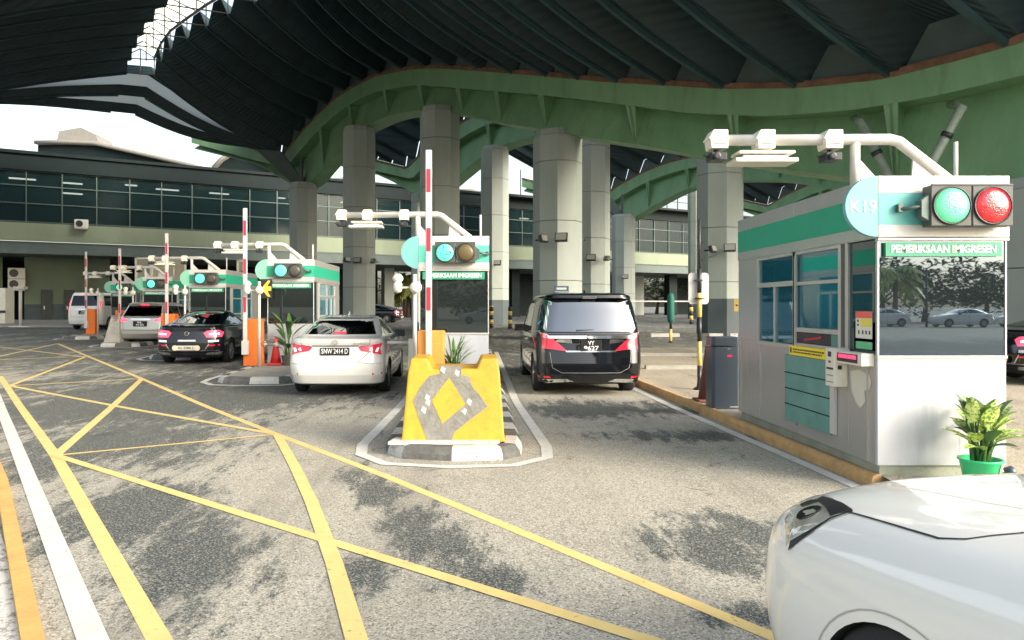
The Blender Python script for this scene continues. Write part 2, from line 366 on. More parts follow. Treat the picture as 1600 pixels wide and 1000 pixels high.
# ------------------------------------------------------------------ traffic islands
def island(x0, x1, yn, yf, nose=1.0, white=True, hz=.13):
    """kerbed island, blunt rounded nose at yn"""
    cx, hw = (x0 + x1) / 2, (x1 - x0) / 2
    pts = [(x0, yf), (x0, yn + .9), (x0 + .07, yn + .42), (x0 + .32 * hw, yn + .12), (cx, yn), (x1 - .32 * hw, yn + .06), (x1 - .05, yn + .28), (x1, yn + .8), (x1, yf)]
    dense = [pts[0]]
    for a, c in zip(pts, pts[1:]):
        k = max(1, round(math.hypot(c[0] - a[0], c[1] - a[1]) / .5)); dense += [(a[0] + (c[0] - a[0]) * i / k, a[1] + (c[1] - a[1]) * i / k) for i in range(1, k + 1)]
    rows = []; inner = []
    for i, p in enumerate(dense):
        a, c = dense[max(i - 1, 0)], dense[min(i + 1, len(dense) - 1)]; d = Vector((c[0] - a[0], c[1] - a[1], 0)).normalized(); n_ = Vector((-d.y, d.x, 0))
        q = Vector((p[0], p[1], 0)); g0 = gz(p[1])
        rows.append([q + Vector((0, 0, g0 - .02)), q + n_ * .02 + Vector((0, 0, g0 + hz * .45)), q + n_ * .07 + Vector((0, 0, g0 + hz)), q + n_ * .20 + Vector((0, 0, g0 + hz + .005)), q + n_ * .20 + Vector((0, 0, g0 + hz - .05))])
        inner.append(q + n_ * .195 + Vector((0, 0, g0 + hz - .012)))
    mb = MB()
    for i in range(len(rows) - 1):
        mb.grid([rows[i], rows[i + 1]], mi=i % 2)
    struct(mb.build("island_kerb", [KB, KW]))
    mb = MB(); L_ = len(inner)
    for i in range(L_ // 2):
        mb.face([inner[i], inner[i + 1], inner[L_ - 2 - i], inner[L_ - 1 - i]]) if i + 1 < L_ - 2 - i else mb.face([inner[i], inner[i + 1], inner[L_ - 1 - i]])
    struct(mb.build("island_top", KCON))
    if white:
        off = []
        for i, p in enumerate(dense):
            a, c = dense[max(i - 1, 0)], dense[min(i + 1, len(dense) - 1)]; d = Vector((c[0] - a[0], c[1] - a[1], 0)).normalized(); n_ = Vector((-d.y, d.x, 0))
            t = min(1, max(0, (p[1] - yn) / 5)); off.append(Vector((p[0], p[1], 0)) - n_ * (.30 - .16 * t))
        mb = MB(); ribbon(mb, off, .13, .007); struct(mb.build("white_island_line", WHTL))
BOOTHS = [(3.64, 6.67), (-.92, 12.4), (-5.2, 18.6), (-9.2, 23.9), (-13.3, 29.7), (-17.2, 35.0)]
island(-1.05, .57, 7.85, 24)
island(-5.5, -3.75, 15.2, 31)
island(-9.5, -7.8, 21.0, 36)
island(-13.7, -12.0, 26.4, 41)
island(-17.6, -15.9, 31.0, 45)
# right-hand pavement with yellow kerb
PAVE = asphalt("pavement", [(5.2, 15.5, .5, 1.2, 20)], (.42, .37, .28), (.12, .11, .09))
kp = [G(1368, 742, .12), G(1150, 655, .12), G(1080, 626, .12), G(1004, 597, .12)]
kp.append(kp[-1] + Vector((-.25, 6, 0))); kp.append(kp[-1] + Vector((-.1, 8, 0)))
kp = [Vector((p.x, p.y, gz(p.y))) for p in kp]
rows = []
for i, p in enumerate(kp):
    d = (kp[min(i + 1, len(kp) - 1)] - kp[max(i - 1, 0)]); n_ = Vector((d.y, -d.x, 0)).normalized()
    rows.append([p + n_ * o_ + Vector((0, 0, z)) for o_, z in ((-.035, -.02), (-.034, .06), (-.025, .105), (.01, .125), (.055, .125), (.075, .07), (.075, .0))])
b = MB(); b.grid(rows, smooth=True); b.face([r_ for r_ in rows[0]]); struct(b.build("yellow_kerb", KYEL))
b = MB(); edge = [Vector((p.x + .06, p.y, gz(p.y) + .112)) for p in kp]; xr = 60
rows = [[(edge[0].x, edge[0].y - 1.2, .0), (xr, edge[0].y - 1.2, .0)], [(edge[0].x, edge[0].y - .25, .09), (xr, edge[0].y - .25, .09)]] + [[(e.x, e.y, e.z), (xr, e.y, e.z)] for e in edge[:4]] + [[(edge[3].x, 24.5, gz(24.5) + .11), (xr, 24.5, gz(24.5) + .11)], [(edge[3].x, 24.55, gz(24.5) - .05), (xr, 24.55, gz(24.5) - .05)]]
b.grid(rows); struct(b.build("pavement", PAVE))
b = MB(); P = [G(1350, 766), G(1005, 614)]; P = [P[0] + (P[0] - P[1]).normalized() * .3, P[0], P[1], P[1] + (P[1] - P[0]).normalized() * 12]; ribbon(b, P, .13, .006)
struct(b.build("white_lane_line", WHTL))
b = MB()
for (x0, x1, y) in ((4.0, 40, 17.2), (4.5, 40, 21.0)):
    b.box(x0, x1, y, y + .16, gz(y) + .10, gz(y) + .2)
struct(b.build("kerb", KCON))
b = MB()
for i in range(26): b.box(4 + i * 1.3, 4 + i * 1.3 + 1.28, 33, 33.3, gz(33) - .02, gz(33) + .16, mi=i % 2)
struct(b.build("striped_kerb", [KB, KW]))
b = MB(); b.grid([[(-90, y, gz(y) + z), (-16.8 + (0 if y < 50 else 4), y, gz(y) + z)] for y, z in ((45.0, -.02), (45.05, .13), (62, .13))]); struct(b.build("far_pavement", mat("far_pavement", (.30, .28, .22), .8, var=.2, vscale=.8)))

# ------------------------------------------------------------------ roof girders and folded roof
TD = [(300, 59.5), (393, 57.5), (441, 56), (475, 54), (560, 46), (638, 40), (689, 37.5), (774, 34), (842, 31), (940, 28), (1132, 24.5), (1250, 22.5), (1381, 20.5), (1512, 18.5), (1600, 17.3), (1750, 15.8), (1950, 14.3)]
TA = [(300, 205), (393, 231), (441, 244), (482, 193), (529, 148), (584, 118), (638, 106), (689, 104), (774, 110), (842, 115), (940, 124), (1132, 135), (1250, 133), (1381, 119), (1512, 85), (1600, 60), (1750, 0), (1950, -100)]
TB = [(300, 223), (393, 249), (448, 262), (488, 213), (536, 169), (584, 144), (652, 132), (706, 137), (842, 148), (940, 159), (1075, 177), (1206, 182), (1337, 172), (1469, 149), (1600, 118), (1750, 70), (1950, -20)]
TE = [(300, 232), (400, 257), (455, 290), (470, 298), (546, 206), (604, 178), (665, 169), (716, 177), (774, 191), (849, 201), (910, 213), (1000, 226), (1101, 245), (1206, 262), (1337, 278), (1450, 284), (1600, 280), (1750, 262), (1950, 230)]
def sm(T, x, h=9): return sum(interp(x + d * h, T) for d in (-1, -.5, 0, .5, 1)) / 5
def gpt(x, T):
    h = 4 if x < 470 else 16
    return W(x, sm(T, x, h), sm(TD, x, 30 if x > 470 else 6))
GX = [300, 345, 393, 415, 437, 441, 445] + [445 + 5.5 * i for i in range(1, 20)] + [555 + 9 * i for i in range(1, 30)] + [820 + 20 * i for i in range(1, 57)]
NB = Vector((.81, .58, 0))                        # away from the camera, square to the girder
def girder_rows():
    rows = []
    for x in GX:
        a, bb, e = gpt(x, TA), gpt(x, TB), gpt(x, TE)
        c = bb + NB * .75; e2 = e + NB * .75; up = Vector((0, 0, 1))
        deep = max(.9, (bb.z - e.z))
        rows.append([a + NB * .8, a, a - up * .0 + Vector((0, 0, -.02)) - NB * .05, bb - NB * .05, bb, c, e2 - NB * .5 + up * .12, e2 - NB * .55, e2 + NB * .5 - up * .12, Vector((e2.x, e2.y, a.z)) + NB * .5])
    return rows
gird = thing("roof_girder", "green painted curved steel box girder sweeping along the top of the photo above the lanes", "roof girder", W(689, 169, 37.5))
rows = girder_rows(); b = MB(); b.grid([r[:6] for r in rows], smooth=False); b.grid([[r[9], r[0]] for r in rows]); b.build("top_band", GIRD, gird, world=True, recalc=False)
b = MB(); b.grid([r[5:] for r in rows]); b.build("web", GIRD, gird, world=True, recalc=False)
b = MB()
for x in GX: pass
b.grid([[r[1] + Vector((0, 0, z)) - NB * .06 for z in (-.10, .10)] for r in rows]); b.build("rusty_trim", RUST, gird, world=True, solid=.05)
KX = [393, 415, 437, 451, 471, 488, 512, 539, 567, 594, 628, 665, 703, 750, 801, 856, 906, 966, 1040, 1131, 1245, 1390, 1575, 1800]
for x in (500, 545, 600, 655, 715, 775, 845, 985, 1145, 1392, 1700):
    a, e = gpt(x, TB), gpt(x, TE); up = Vector((0, 0, 1)); t = (gpt(x + 8, TB) - gpt(x - 8, TB)).normalized()
    mb = MB(); p = [a - NB * .03 + up * .02, a + NB * .74, e + NB * .26 + up * .1]
    mb.prism([q - t * .05 for q in p], t * .1)
    mb.prism([p[0] - t * .2 , p[0] + t * .2, p[2] + t * .06, p[2] - t * .06], NB * .06)
    mb.build("stiffener", GIRD, gird, world=True)
g2 = dup(gird, gird.location + Vector((9, 5, 0)), "second curved girder glimpsed behind the first between its two tallest left pillars")
g3 = dup(gird, gird.location + Vector((28, 22, 0)), "far curved green girder springing from a short pillar behind the black van")
g2["group"] = gird["group"] = g3["group"] = "curved roof girders"
g4 = dup(gird, gird.location + Vector((48, 28, 0)), "farthest curved girder glimpsed between the dark-footed pillar and the near booth's roof"); g4["group"] = "curved roof girders"
# the folded roof
H_ = 1.1
def bay(p0, p1, q0, q1, H0=H_, H1=H_, nseg=8, sag=0):
    prof = [(0, 0), (.10, 0), (.34, 1), (.70, 1), (1, 0)]; rows = []
    for i in range(nseg + 1):
        t = i / nseg; a = p0.lerp(q0, t); c = p1.lerp(q1, t); s = -sag * math.sin(math.pi * t)
        rows.append([a.lerp(c, f) + Vector((0, 0, h * (H0 + (H1 - H0) * t) + s)) for f, h in prof])
    return rows
gk = [gpt(x, TA) + Vector((0, 0, .12)) for x in KX]
NK = len(gk)
rise = [interp(k, [(0, 5.0), (4, 5.4), (7, 4.9), (12, 5.0), (23, 5.2)]) for k in range(NK)]
Rk = [g + Vector((-8.2, -3.0, r)) for g, r in zip(gk, rise)]
Rk[0] = W(211, 178, 55); Rk[1] = W(226, 152, 54.3); Rk[2] = W(241, 118, 53)
for k, q in zip(range(3, 10), ((252, 95, 50.5), (266, 78, 48), (292, 60, 45.5), (322, 41, 43), (356, 22, 40.5), (398, 3, 38), (445, -18, 35.5))): Rk[k] = W(*q)
for k in range(10, 15):
    a_ = (k - 9) / 6; Rk[k] = gk[k] + (Rk[9] - gk[9]).lerp(Vector((-8.2, -3, 5.1)), a_)
Lk = [r + Vector((-1.9 - .09 * min(k, 9), -.3, 0)) for k, r in enumerate(Rk)]
for k, q in zip(range(3, 9), ((205, 92, 50.6), (213, 72, 48), (223, 52, 45.6), (239, 31, 43.2), (259, 8, 40.6), (288, -15, 38.2))): Lk[k] = W(*q)
Lk[0] = W(173, 174, 55.3); Lk[1] = W(185, 148, 54.6); Lk[2] = W(198, 114, 53.2)
Ek = [l + Vector((-15.5, -2.0, -3.6)) for l in Lk]
Ek[0] = W(-150, 164, 53); Ek[1] = W(-155, 176, 52); Ek[2] = W(-170, 178, 51)
roof = thing("canopy_roof", "dark folded metal canopy roof with skylit ridge covering the checkpoint lanes", "canopy roof", W(240, 100, 50))
mb = MB()
def sheet(k, rows):
    if k < 2: mb.grid([r[:2] + [r[1].lerp(r[2], .42)] for r in rows]); mb.grid([r[2:] for r in rows])
    else: mb.grid(rows)
for k in range(NK - 1): o_ = .06 if k > 2 else 0; sheet(k, bay(gk[k] + (gk[k] - Rk[k]) * o_, gk[k + 1] + (gk[k + 1] - Rk[k + 1]) * o_, Rk[k], Rk[k + 1], sag=.5))
mb.build("folded_sheet", DARKTEAL, roof, world=True, solid=.05)
mb = MB()
for k in range(NK - 1): sheet(k, bay(Lk[k], Lk[k + 1], Ek[k], Ek[k + 1], sag=-.4))
for k in [0, 1] + list(range(17, NK - 1)): sheet(k, bay(Rk[k], Rk[k + 1], Lk[k], Lk[k + 1], nseg=1))
mb.build("folded_sheet", DARKTEAL, roof, world=True, solid=.05)
mb = MB()
for k in range(NK):
    for A, B, s in ((gk, Rk, .5), (Lk, Ek, -.4)):
        rh = .13 if k < 14 else .26
        pts = [A[k].lerp(B[k], i / 8) + Vector((0, 0, .02 - s * math.sin(math.pi * i / 8))) for i in range(9)]
        d = Vector((.58, -.81, 0)) * .07
        for p, q in zip(pts, pts[1:]):
            mb.prism([p - d, p + d, p + d - Vector((0, 0, rh)), p - d - Vector((0, 0, rh))], (q - p) * .999)
mb.build("rafter", ROOFTOP, roof, world=True)
mb = MB()
for k in range(NK - 1):
    a, c = gk[k], gk[k + 1]; pr = [(0, 0), (.10, 0), (.34, 1), (.70, 1), (1, 0)]
    mb.prism([a.lerp(c, f) + Vector((0, 0, h * H_ - .01)) + NB * .08 for f, h in pr] + [c + Vector((0, 0, -.15)) + NB * .08, a + Vector((0, 0, -.15)) + NB * .08], NB * .05)
mb.build("end_closure", CLOSE, roof, world=True)
# sky-lit look of the far folds, then the skylight
def strips():
    mb = MB()
    for k in range(2):
        for A, B, s, H in ((gk, Rk, .5, H_), (Lk, Ek, -.4, H_), (Rk, Lk, 0, H_)):
            rows = []
            for i in range(9):
                t = i / 8; a = A[k].lerp(B[k], t); c = A[k + 1].lerp(B[k + 1], t); z = -s * math.sin(math.pi * t)
                rows.append([a.lerp(c, f) + Vector((0, 0, h * H_ + z - .05)) for f, h in ((.20, .45), (.34, 1.03))])
            mb.grid(rows)
    return mb
SKYL = bpy.data.materials.new("skylight_sheet"); SKYL.use_nodes = True; n = SKYL.node_tree; n.nodes.remove(n.nodes["Principled BSDF"])
tr = n.nodes.new("ShaderNodeBsdfTranslucent"); tr.inputs[0].default_value = (.92, .92, .80, 1); tp = n.nodes.new("ShaderNodeBsdfTransparent"); mx = n.nodes.new("ShaderNodeMixShader"); mx.inputs[0].default_value = .06
n.links.new(tr.outputs[0], mx.inputs[1]); n.links.new(tp.outputs[0], mx.inputs[2]); n.links.new(mx.outputs[0], n.nodes["Material Output"].inputs[0])
STRIP = SKYL.copy(); STRIP.name = "lit_fold_sheet"; [setattr(x.inputs[0], "default_value", (.42, .42, .37, 1)) for x in STRIP.node_tree.nodes if x.type == "BSDF_TRANSLUCENT"]; [setattr(x.inputs[0], "default_value", 0) for x in STRIP.node_tree.nodes if x.type == "MIX_SHADER"]
strips().build("lit_fold", STRIP, roof, world=True)  # translucent sheets added so the last two folds look lit by sky
mb = MB(); fr = MB()
for k in range(2, 17):
    r0, r1, l0, l1 = Rk[k], Rk[k + 1], Lk[k], Lk[k + 1]; u = Vector((0, 0, H_ + .25)); m0 = (r0 + l0) / 2 + u + Vector((0, 0, .55)); m1 = (r1 + l1) / 2 + u + Vector((0, 0, .55))
    mb.grid([[r0 + u, m0, l0 + u], [r1 + u, m1, l1 + u]])
    for P in ([r0 + u, m0, l0 + u], [r0 + Vector((0, 0, .1)), l0 + Vector((0, 0, .1))], [(r0 + r1) / 2 + u, (m0 + m1) / 2, (l0 + l1) / 2 + u], [r0, r0 + u], [l0, l0 + u], [m0, (r0 + l0) / 2]):
        fr.tube([p - Vector((0, 0, .06)) for p in P], .042, 5)
for P in ([m for m in Rk[2:18]], [m for m in Lk[2:18]]): fr.tube([p + Vector((0, 0, H_ + .15)) for p in P], .09, 5)
sk = mb.build("skylight", SKYL, roof, world=True); fr.build("skylight_frame", mat("skylight_steel", (.06, .07, .065), .6), sk)
sk.children[0].location = -roof.location
# short roof strips over the far girders
for off, lab in ((Vector((9, 5, 0)), "dark folded roof strip above the second girder"), (Vector((28, 22, 0)), "dark folded roof strip with pale teeth above the far girder"), (Vector((48, 28, 0)), "dark folded roof strip seen just left of the near booth's roof")):
    r2 = thing("canopy_roof", lab, "canopy roof", gk[8] + off); mb = MB(); m2 = MB()
    for k in range(0, 21):
        a, c = gk[k] + off, gk[k + 1] + off; d = Vector((-9.5, -1.2, 5.0))
        mb.grid(bay(a, c, a + d, c + d, nseg=3))
        m2.prism([a.lerp(c, f) + Vector((0, 0, h * H_ - .01)) + NB * .08 for f, h in ((0, 0), (.10, 0), (.34, 1), (.70, 1), (1, 0))], NB * .05)
    mb.build("folded_sheet", DARKTEAL, r2, world=True, solid=.05); m2.build("end_closure", CLOSE, r2, world=True)

# ------------------------------------------------------------------ pillars
def pillar(px, wpx, D, pytop, label, name="clad_pillar", rot=12, capy=None, dado=True, wid=None):
    wd = (wid or wpx * D / F); X = (px - CX) * D / F; zt = CH + (CY - pytop) / F * D; g0 = gz(D)
    t = thing(name, label, "pillar", (X, D, g0), R(rot), "clad pillars under the canopy")
    r = wd / 2 / math.cos(R(22.5)) * .98
    def ring(rad, z): return [Vector((rad * math.cos(R(22.5 + 45 * k)), rad * math.sin(R(22.5 + 45 * k)), z)) for k in range(8)]
    mb = MB(); h = zt - g0; z = 0; step = 2.45; mi = MB()
    while z < h - .05:
        z2 = min(z + step, h)
        mb.prism(ring(r, z + .012), (0, 0, z2 - z - .024)); z = z2
    mb.build("cladding", PILLAR, t, bevel=.012)
    mi.prism(ring(r * .975, 0), (0, 0, h)); mi.build("core", PILJ, t)
    if px in (1125, 773, 1086):
        mb = MB(); mb.prism(ring(r + .006, 0), (0, 0, 1.7)); mb.build("dado", DADO, t)
    mb = MB(); c0 = ring(r * .96, h); c1 = ring(r * .9, h + .25)
    for k in range(8): mb.face([c0[k], c0[(k + 1) % 8], c1[(k + 1) % 8], c1[k]])
    mb.face(c1); mb.build("capital", PILLAR, t)
    return t, X, D, wd
PL = {}
PL["a"] = pillar(474, 42, 54, 292, "short grey pillar at far left where the girder touches down", rot=10)
PL["b"] = pillar(561, 50, 46, 207, "tall grey pillar rising behind the white sedan")
PL["c"] = pillar(687, 60, 38, 178, "tallest grey pillar directly behind the middle booth's raised boom")
PL["d"] = pillar(871, 72, 31, 216, "wide pillar behind the black van with a small blue sign at its foot", rot=16)
PL["e"] = pillar(922, 58, 40, 205, "pillar partly hidden behind the right side of the blue-signed pillar", rot=16)
PL["f"] = pillar(1125, 68, 34, 245, "pillar just left of the large right booth with dark painted foot", rot=20)
PL["g"] = pillar(773, 42, 50, 236, "slim pillar standing alone between middle booth and blue-signed pillar", rot=10)
PL["h"] = pillar(974, 34, 70, 340, "short far pillar carrying the far girder's low end", rot=14)
PL["i"] = pillar(656, 26, 61, 308, "mostly hidden pillar peeking out left of the tallest pillar")
PL["j"] = pillar(1086, 20, 75, 290, "thin dark pillar close behind the dark-footed pillar's left edge")
PL["k"] = pillar(1626, 150, 17.6, 300, "cream pillar at the right edge of the photo behind the large booth", rot=22)
# V struts over the short pillars
for nm, (px, py, D, lab) in {"a": (474, 292, 54, "white faceted bracket on the far left short pillar"), "h": (974, 340, 70, "green faceted bracket on the far short pillar")}.items():
    base = W(px - 2, py - 3, D); t = thing("girder_bracket", lab, "bracket", base, 0, "faceted girder brackets")
    mb = MB(); top = [base + Vector((-2.6 if nm == "a" else -2.4, 1, 2.1)), base + Vector((-1.5, .4, 2.35)), base + Vector((-.4, -.2, 1.0))]
    mb.prism([base + Vector((-.3, 0, -.3)), base + Vector((.3, 0, 0)), base + Vector((-1.6, 0, 2.5)), base + Vector((-3.4, 0, 2.6))], (0, .8, 0)); mb.build("bracket_plate", CLOSE, t, world=True)
    mb = MB(); mb.tube([base + Vector((0, -.1, 0)), base + Vector((.0, -.1, 2.0))], .12, 6); mb.build("strut", CLOSE, t, world=True)

# floodlights on pillars
def floodlight(px, py, D, label, s=.42, face=-.3):
    p = W(px, py, D); t = thing("floodlight", label, "floodlight", p, face, "floodlights on the pillars")
    mb = MB(); mb.box(-s * .6, s * .6, -.22, -.06, -s * .42, s * .42, T=Matrix.Rotation(R(-18), 4, 'X')); mb.build("housing", BLACK, t, bevel=.02)
    mb = MB(); mb.box(-s * .5, s * .5, -.235, -.222, -s * .32, s * .32, T=Matrix.Rotation(R(-18), 4, 'X')); mb.build("lens", mat("flood_lens", (.30, .30, .25), .2, var=.1), t)
    mb = MB(); mb.tube([(0, -.1, 0), (0, .25, 0)], .04, 6); mb.build("arm", BLACK, t)
for a in ((878, 373, 29.3, "square floodlight high on the sunny face of the blue-signed pillar"), (845, 375, 29.4, "floodlight angled out from the shaded face of the blue-signed pillar", .36, .8), (909, 375, 38.3, "small floodlight on the half-hidden pillar's left shoulder", .36, -.9),
          (924, 404, 38.6, "dark floodlight low on the half-hidden pillar behind the van"), (951, 405, 38.8, "floodlight jutting from the right edge of the half-hidden pillar", .3, -1.0), (1140, 389, 32.6, "dark floodlight on the sunny face of the dark-footed pillar"),
          (1109, 391, 32.5, "floodlight left of the dark one on the dark-footed pillar", .36, .8), (977, 433, 68.4, "tiny floodlight on the far short pillar", .5), (560, 408, 44.6, "floodlight on the pillar behind the white sedan"), (540, 407, 44.8, "slanted white-lit lamp at left of the pillar behind the white sedan", .36, .9),
          (586, 409, 44.9, "slanted lamp at right edge of the pillar behind the white sedan", .36, -.9), (778, 412, 48.7, "small floodlight on the slim lone pillar", .4)): floodlight(*a)
p = W(877, 452, 29.35); t = thing("pillar_sign", "small dark blue rectangular sign on the sunny pillar above the black van's roof", "sign", p, .14)
mb = MB(); mb.box(-.30, .30, -.03, 0, -.13, .13); mb.build("board", mat("sign_blue", rgb(38, 78, 104), .4), t, bevel=.005)
mb = MB(); mb.box(-.20, .20, -.036, -.031, -.02, .07); mb.box(-.26, .26, -.036, -.031, -.10, -.085); mb.build("white_bars", WHITE, t)
p = W(1152, 477, 32.4); t = thing("warning_board", "narrow yellow warning board on pillar left of the large booth", "sign", p, -.3)
mb = MB(); mb.box(-.13, .13, -.03, 0, -.27, .27); mb.build("board", YBLK, t); mb = MB(); mb.prism([(-.06, -.035, -.05), (.06, -.035, 0), (-.06, -.035, .05)], (0, .003, 0)); mb.build("arrow", BLACK, t)

# ------------------------------------------------------------------ arrival hall behind
HA = Vector((-38.5, 60, gz(60))); HR = math.atan2(.505, .863)
def s_at(px, yo=0):                                # length along the facade seen at column px
    k = (px - CX) / F; x0, y0 = HA.x - .505 * yo, HA.y + .863 * yo
    return (k * y0 - x0) / (.863 - .505 * k)
def Yat(s, yo=0): return HA.y + .505 * s + .863 * yo
def hz(px, py, yo=0): return CH + (CY - py) / F * Yat(s_at(px, yo), yo) - HA.z
hall = thing("arrival_hall", "long dark glazed hall building with green band stretching behind all the lanes", "building", HA, HR)
S0, S1 = s_at(-120) - 40, s_at(1290)
ZP, ZG1, ZG0, ZS0 = hz(0, 237), hz(0, 262), hz(0, 345), hz(0, 385)
mb = MB(); mb.box(S0, S1, 0, 14, ZG1, ZP); mb.box(S0, S1, -.25, .4, ZP, ZP + .25); mb.build("parapet", DARKP, hall)
mb = MB(); mb.box(S0, S1, -.05, .3, ZS0 + .55, ZG0 - .05); mb.build("spandrel_band", SPAN, hall)
mb = MB(); mb.box(S0, S1, .15, 14, ZS0 - .5, ZS0 + .5); mb.build("lower_beam", mat("beam_grey", (.10, .13, .12), .7), hall)
mb = MB(); mb.box(S0, S1, .35, .40, ZG0 - .05, ZG1); mb.build("glazing", CURT, hall)
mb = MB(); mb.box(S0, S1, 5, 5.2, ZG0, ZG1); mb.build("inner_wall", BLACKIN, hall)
mb = MB(); s = S0
while s < S1: mb.box(s, s + .09, .24, .34, ZG0, ZG1); s += 2.6
for z in (ZG0 + .03, ZG0 + (ZG1 - ZG0) * .36, ZG0 + (ZG1 - ZG0) * .70, ZG1 - .1): mb.box(S0, S1, .25, .33, z, z + .08)
mb.build("mullion", MULL, hall)
for (px, py, wd) in ((35, 280, 2), (113, 287, 1.6), (113, 303, 1.6), (262, 297, 2.0), (205, 290, 1), (343, 303, 1.8), (440, 310, .8), (665, 325, 1.2), (820, 342, 1.2), (700, 330, .8), (540, 317, 1.0)):
    s = s_at(px, 3); z = hz(px, py, 3); mb = MB(); mb.box(s - wd / 2, s + wd / 2, 3, 3.3, z, z + .10); mb.build("ceiling_lamp", mat("lamp_lit", (.9, .9, .8), .5, var=0, emit=(.85, .9, .8), estr=2.5), hall)
mb = MB()
rng = random.Random(12); k_ = 0; s = S0
while s < S1 - 3:                                                  # pale and dark sheets painted as lit windows and dark openings
    v = rng.random(); za = ZG0 + (ZG1 - ZG0) * rng.choice((.0, .36, .70)); zb = za + (ZG1 - ZG0) * .3
    if v < .45: mb.box(s + .15, s + 2.5, .9, .95, za, zb, mi=0 if v < .25 else 1)
    s += 2.6
mb.build("pane_tone", [mat("lit_pane_tone", (.10, .15, .14), .7), mat("dark_opening_tone", (.006, .01, .01), .7)], hall)
mb = MB()
for px0, px1, yo in ((-120, 4, 6), (38, 172, 5)):
    mb.box(s_at(px0, yo), s_at(px1, yo), yo, yo + .3, 0, ZS0 - .5)
mb.build("ground_floor_wall", GREENWALL, hall)
mb = MB()
for px0, px1 in ((-120, 4), (38, 172)):
    mb.box(s_at(px0, 5), s_at(px1, 5), 4.93, 4.99, 0, 1.25); mb.box(s_at(px0, 5), s_at(px1, 5), 4.88, 4.92, 1.27, 1.45)
mb.build("wall_dado", DADO, hall)
for px0, px1 in ((64, 81), (100, 117)):
    mb = MB(); s0, s1 = s_at(px0, 4.8), s_at(px1, 4.8); mb.box(s0, s1, 4.8, 4.86, 0, 2.75); d = mb.build("door", mat("dark_green_door", (.03, .04, .035), .5), hall)
    mb = MB(); mb.box(s0 + .2, s0 + .3, 4.74, 4.79, 1.0, 1.3); mb.build("handle", STEELD, d)
mb = MB()
for px0, px1 in ((-120, 590), (655, 1000), (1048, 1290)): mb.box(s_at(px0, 12), s_at(px1, 12), 12, 12.3, 0, ZS0 - .5)
mb.build("rear_wall", DARKP, hall)  # darkness under the hall is put into this wall's near-black colour
for i, (px0, px1, yo) in enumerate(((178, 200, 1), (601, 616, 6), (992, 1006, 8), (800, 812, 3), (1046, 1058, 3), (520, 530, 4))):
    s0, s1 = s_at(px0, yo), s_at(px1, yo); mb = MB(); mb.box(s0, s1, yo, yo + 1, 0, ZS0 - .5); mb.build("column", PILLAR if i in (1, 2) else DARKP, hall)
mb = MB(); mb.box(s_at(760), s_at(1100), -1.3, -.3, ZP - .1, ZP + .15); s = s_at(760)
while s < s_at(1100): mb.box(s, s + .07, -1.25, -1.15, ZP, ZP + 3.0); s += 1.9
for z in (1.0, 2.0, 3.0): mb.box(s_at(990), s_at(1100), -1.25, -1.18, ZP + z, ZP + z + .06)
mb.build("roof_railing", BLACKIN, hall)
# things on the hall
def ac_unit(px, py, label, sc=1.0, yo=4.4):
    t = thing("air_conditioner", label, "air conditioner", HA + Matrix.Rotation(HR, 3, 'Z') @ Vector((s_at(px, yo), yo, hz(px, py, yo))), HR, "air conditioner units on the hall wall")
    mb = MB(); mb.box(-.65 * sc, .65 * sc, -.3, .25, -.45 * sc, .45 * sc); mb.build("case", CREAM, t, bevel=.03)
    mb = MB(); mb.lathe([(.0, 0), (.34 * sc, 0), (.34 * sc, .03)], 20, Matrix.Translation((-.2 * sc, -.31, 0)) @ Matrix.Rotation(R(90), 4, 'X')); mb.build("fan_grille", BLACK, t)
    mb = MB(); mb.box(-.6 * sc, .6 * sc, -.3, .4, -.55 * sc, -.48 * sc); mb.build("shelf", STEELD, t)
ac_unit(26, 427, "upper pale air conditioner on the green wall at left"); ac_unit(26, 444, "lower air conditioner on the green wall at left, beneath the other")
ac_unit(127, 350, "dark-faced air conditioner hanging on the pale green band", .8, -.5)
def W_in(px, yo, z=0): return HA + Matrix.Rotation(HR, 3, 'Z') @ Vector((s_at(px, yo), yo, z))
# distant hall roofs above the parapet
FARROOF = mat("far_roof_cream", (.20, .195, .175), .6, var=.1)
def wave_roof(pts, D, label, depth=14, lantern=None, drop=1.5):
    P = [W(x, y, D) for x, y in pts]; t = thing("wave_roof", label, "roof", P[0], 0, "pale wave roofs beyond the hall")
    mb = MB(); mb.grid([[p, p + Vector((0, depth, .5))] for p in P], smooth=True); mb.build("roof_sheet", FARROOF, t, world=True, solid=.5)
    mb = MB(); mb.prism([p + Vector((0, 1.0, -.25)) for p in P] + [P[-1] + Vector((0, 1.0, -.6 - drop)), P[0] + Vector((0, 1.0, -.6 - drop - (P[0].z - P[-1].z)))], (0, .3, 0)); mb.build("gable_wall", DARKP, t, world=True)
    if lantern:
        x0, x1, yb, yt, xa = lantern; a = [W(x0, yb, D + 2), W(x0 + 4, yt + 6, D + 2), W(xa, yt, D + 2), W(x1 - 3, yt + 12, D + 2), W(x1, yb, D + 2)]
        mb = MB(); mb.prism(a, (0, 5, 0)); mb.build("roof_lantern", FARROOF, t, world=True)
wave_roof([(53, 222), (100, 221), (146, 223), (230, 242), (300, 258), (330, 266)], 112, "pale curved roof with a small lantern above the hall at far left", lantern=(88, 153, 222, 199, 126), drop=3.2)
wave_roof([(332, 262), (345, 248), (362, 239), (385, 236), (400, 245), (430, 262)], 115, "small pale arched roof near the girder's left end", drop=1)
wave_roof([(500, 288), (520, 281), (545, 278), (600, 290), (640, 300)], 125, "pale roof edge between the two left tall pillars", drop=1)
wave_roof([(715, 298), (735, 297), (760, 303), (800, 309), (835, 315)], 130, "pale roof edge seen left of the blue-signed pillar", drop=.6)
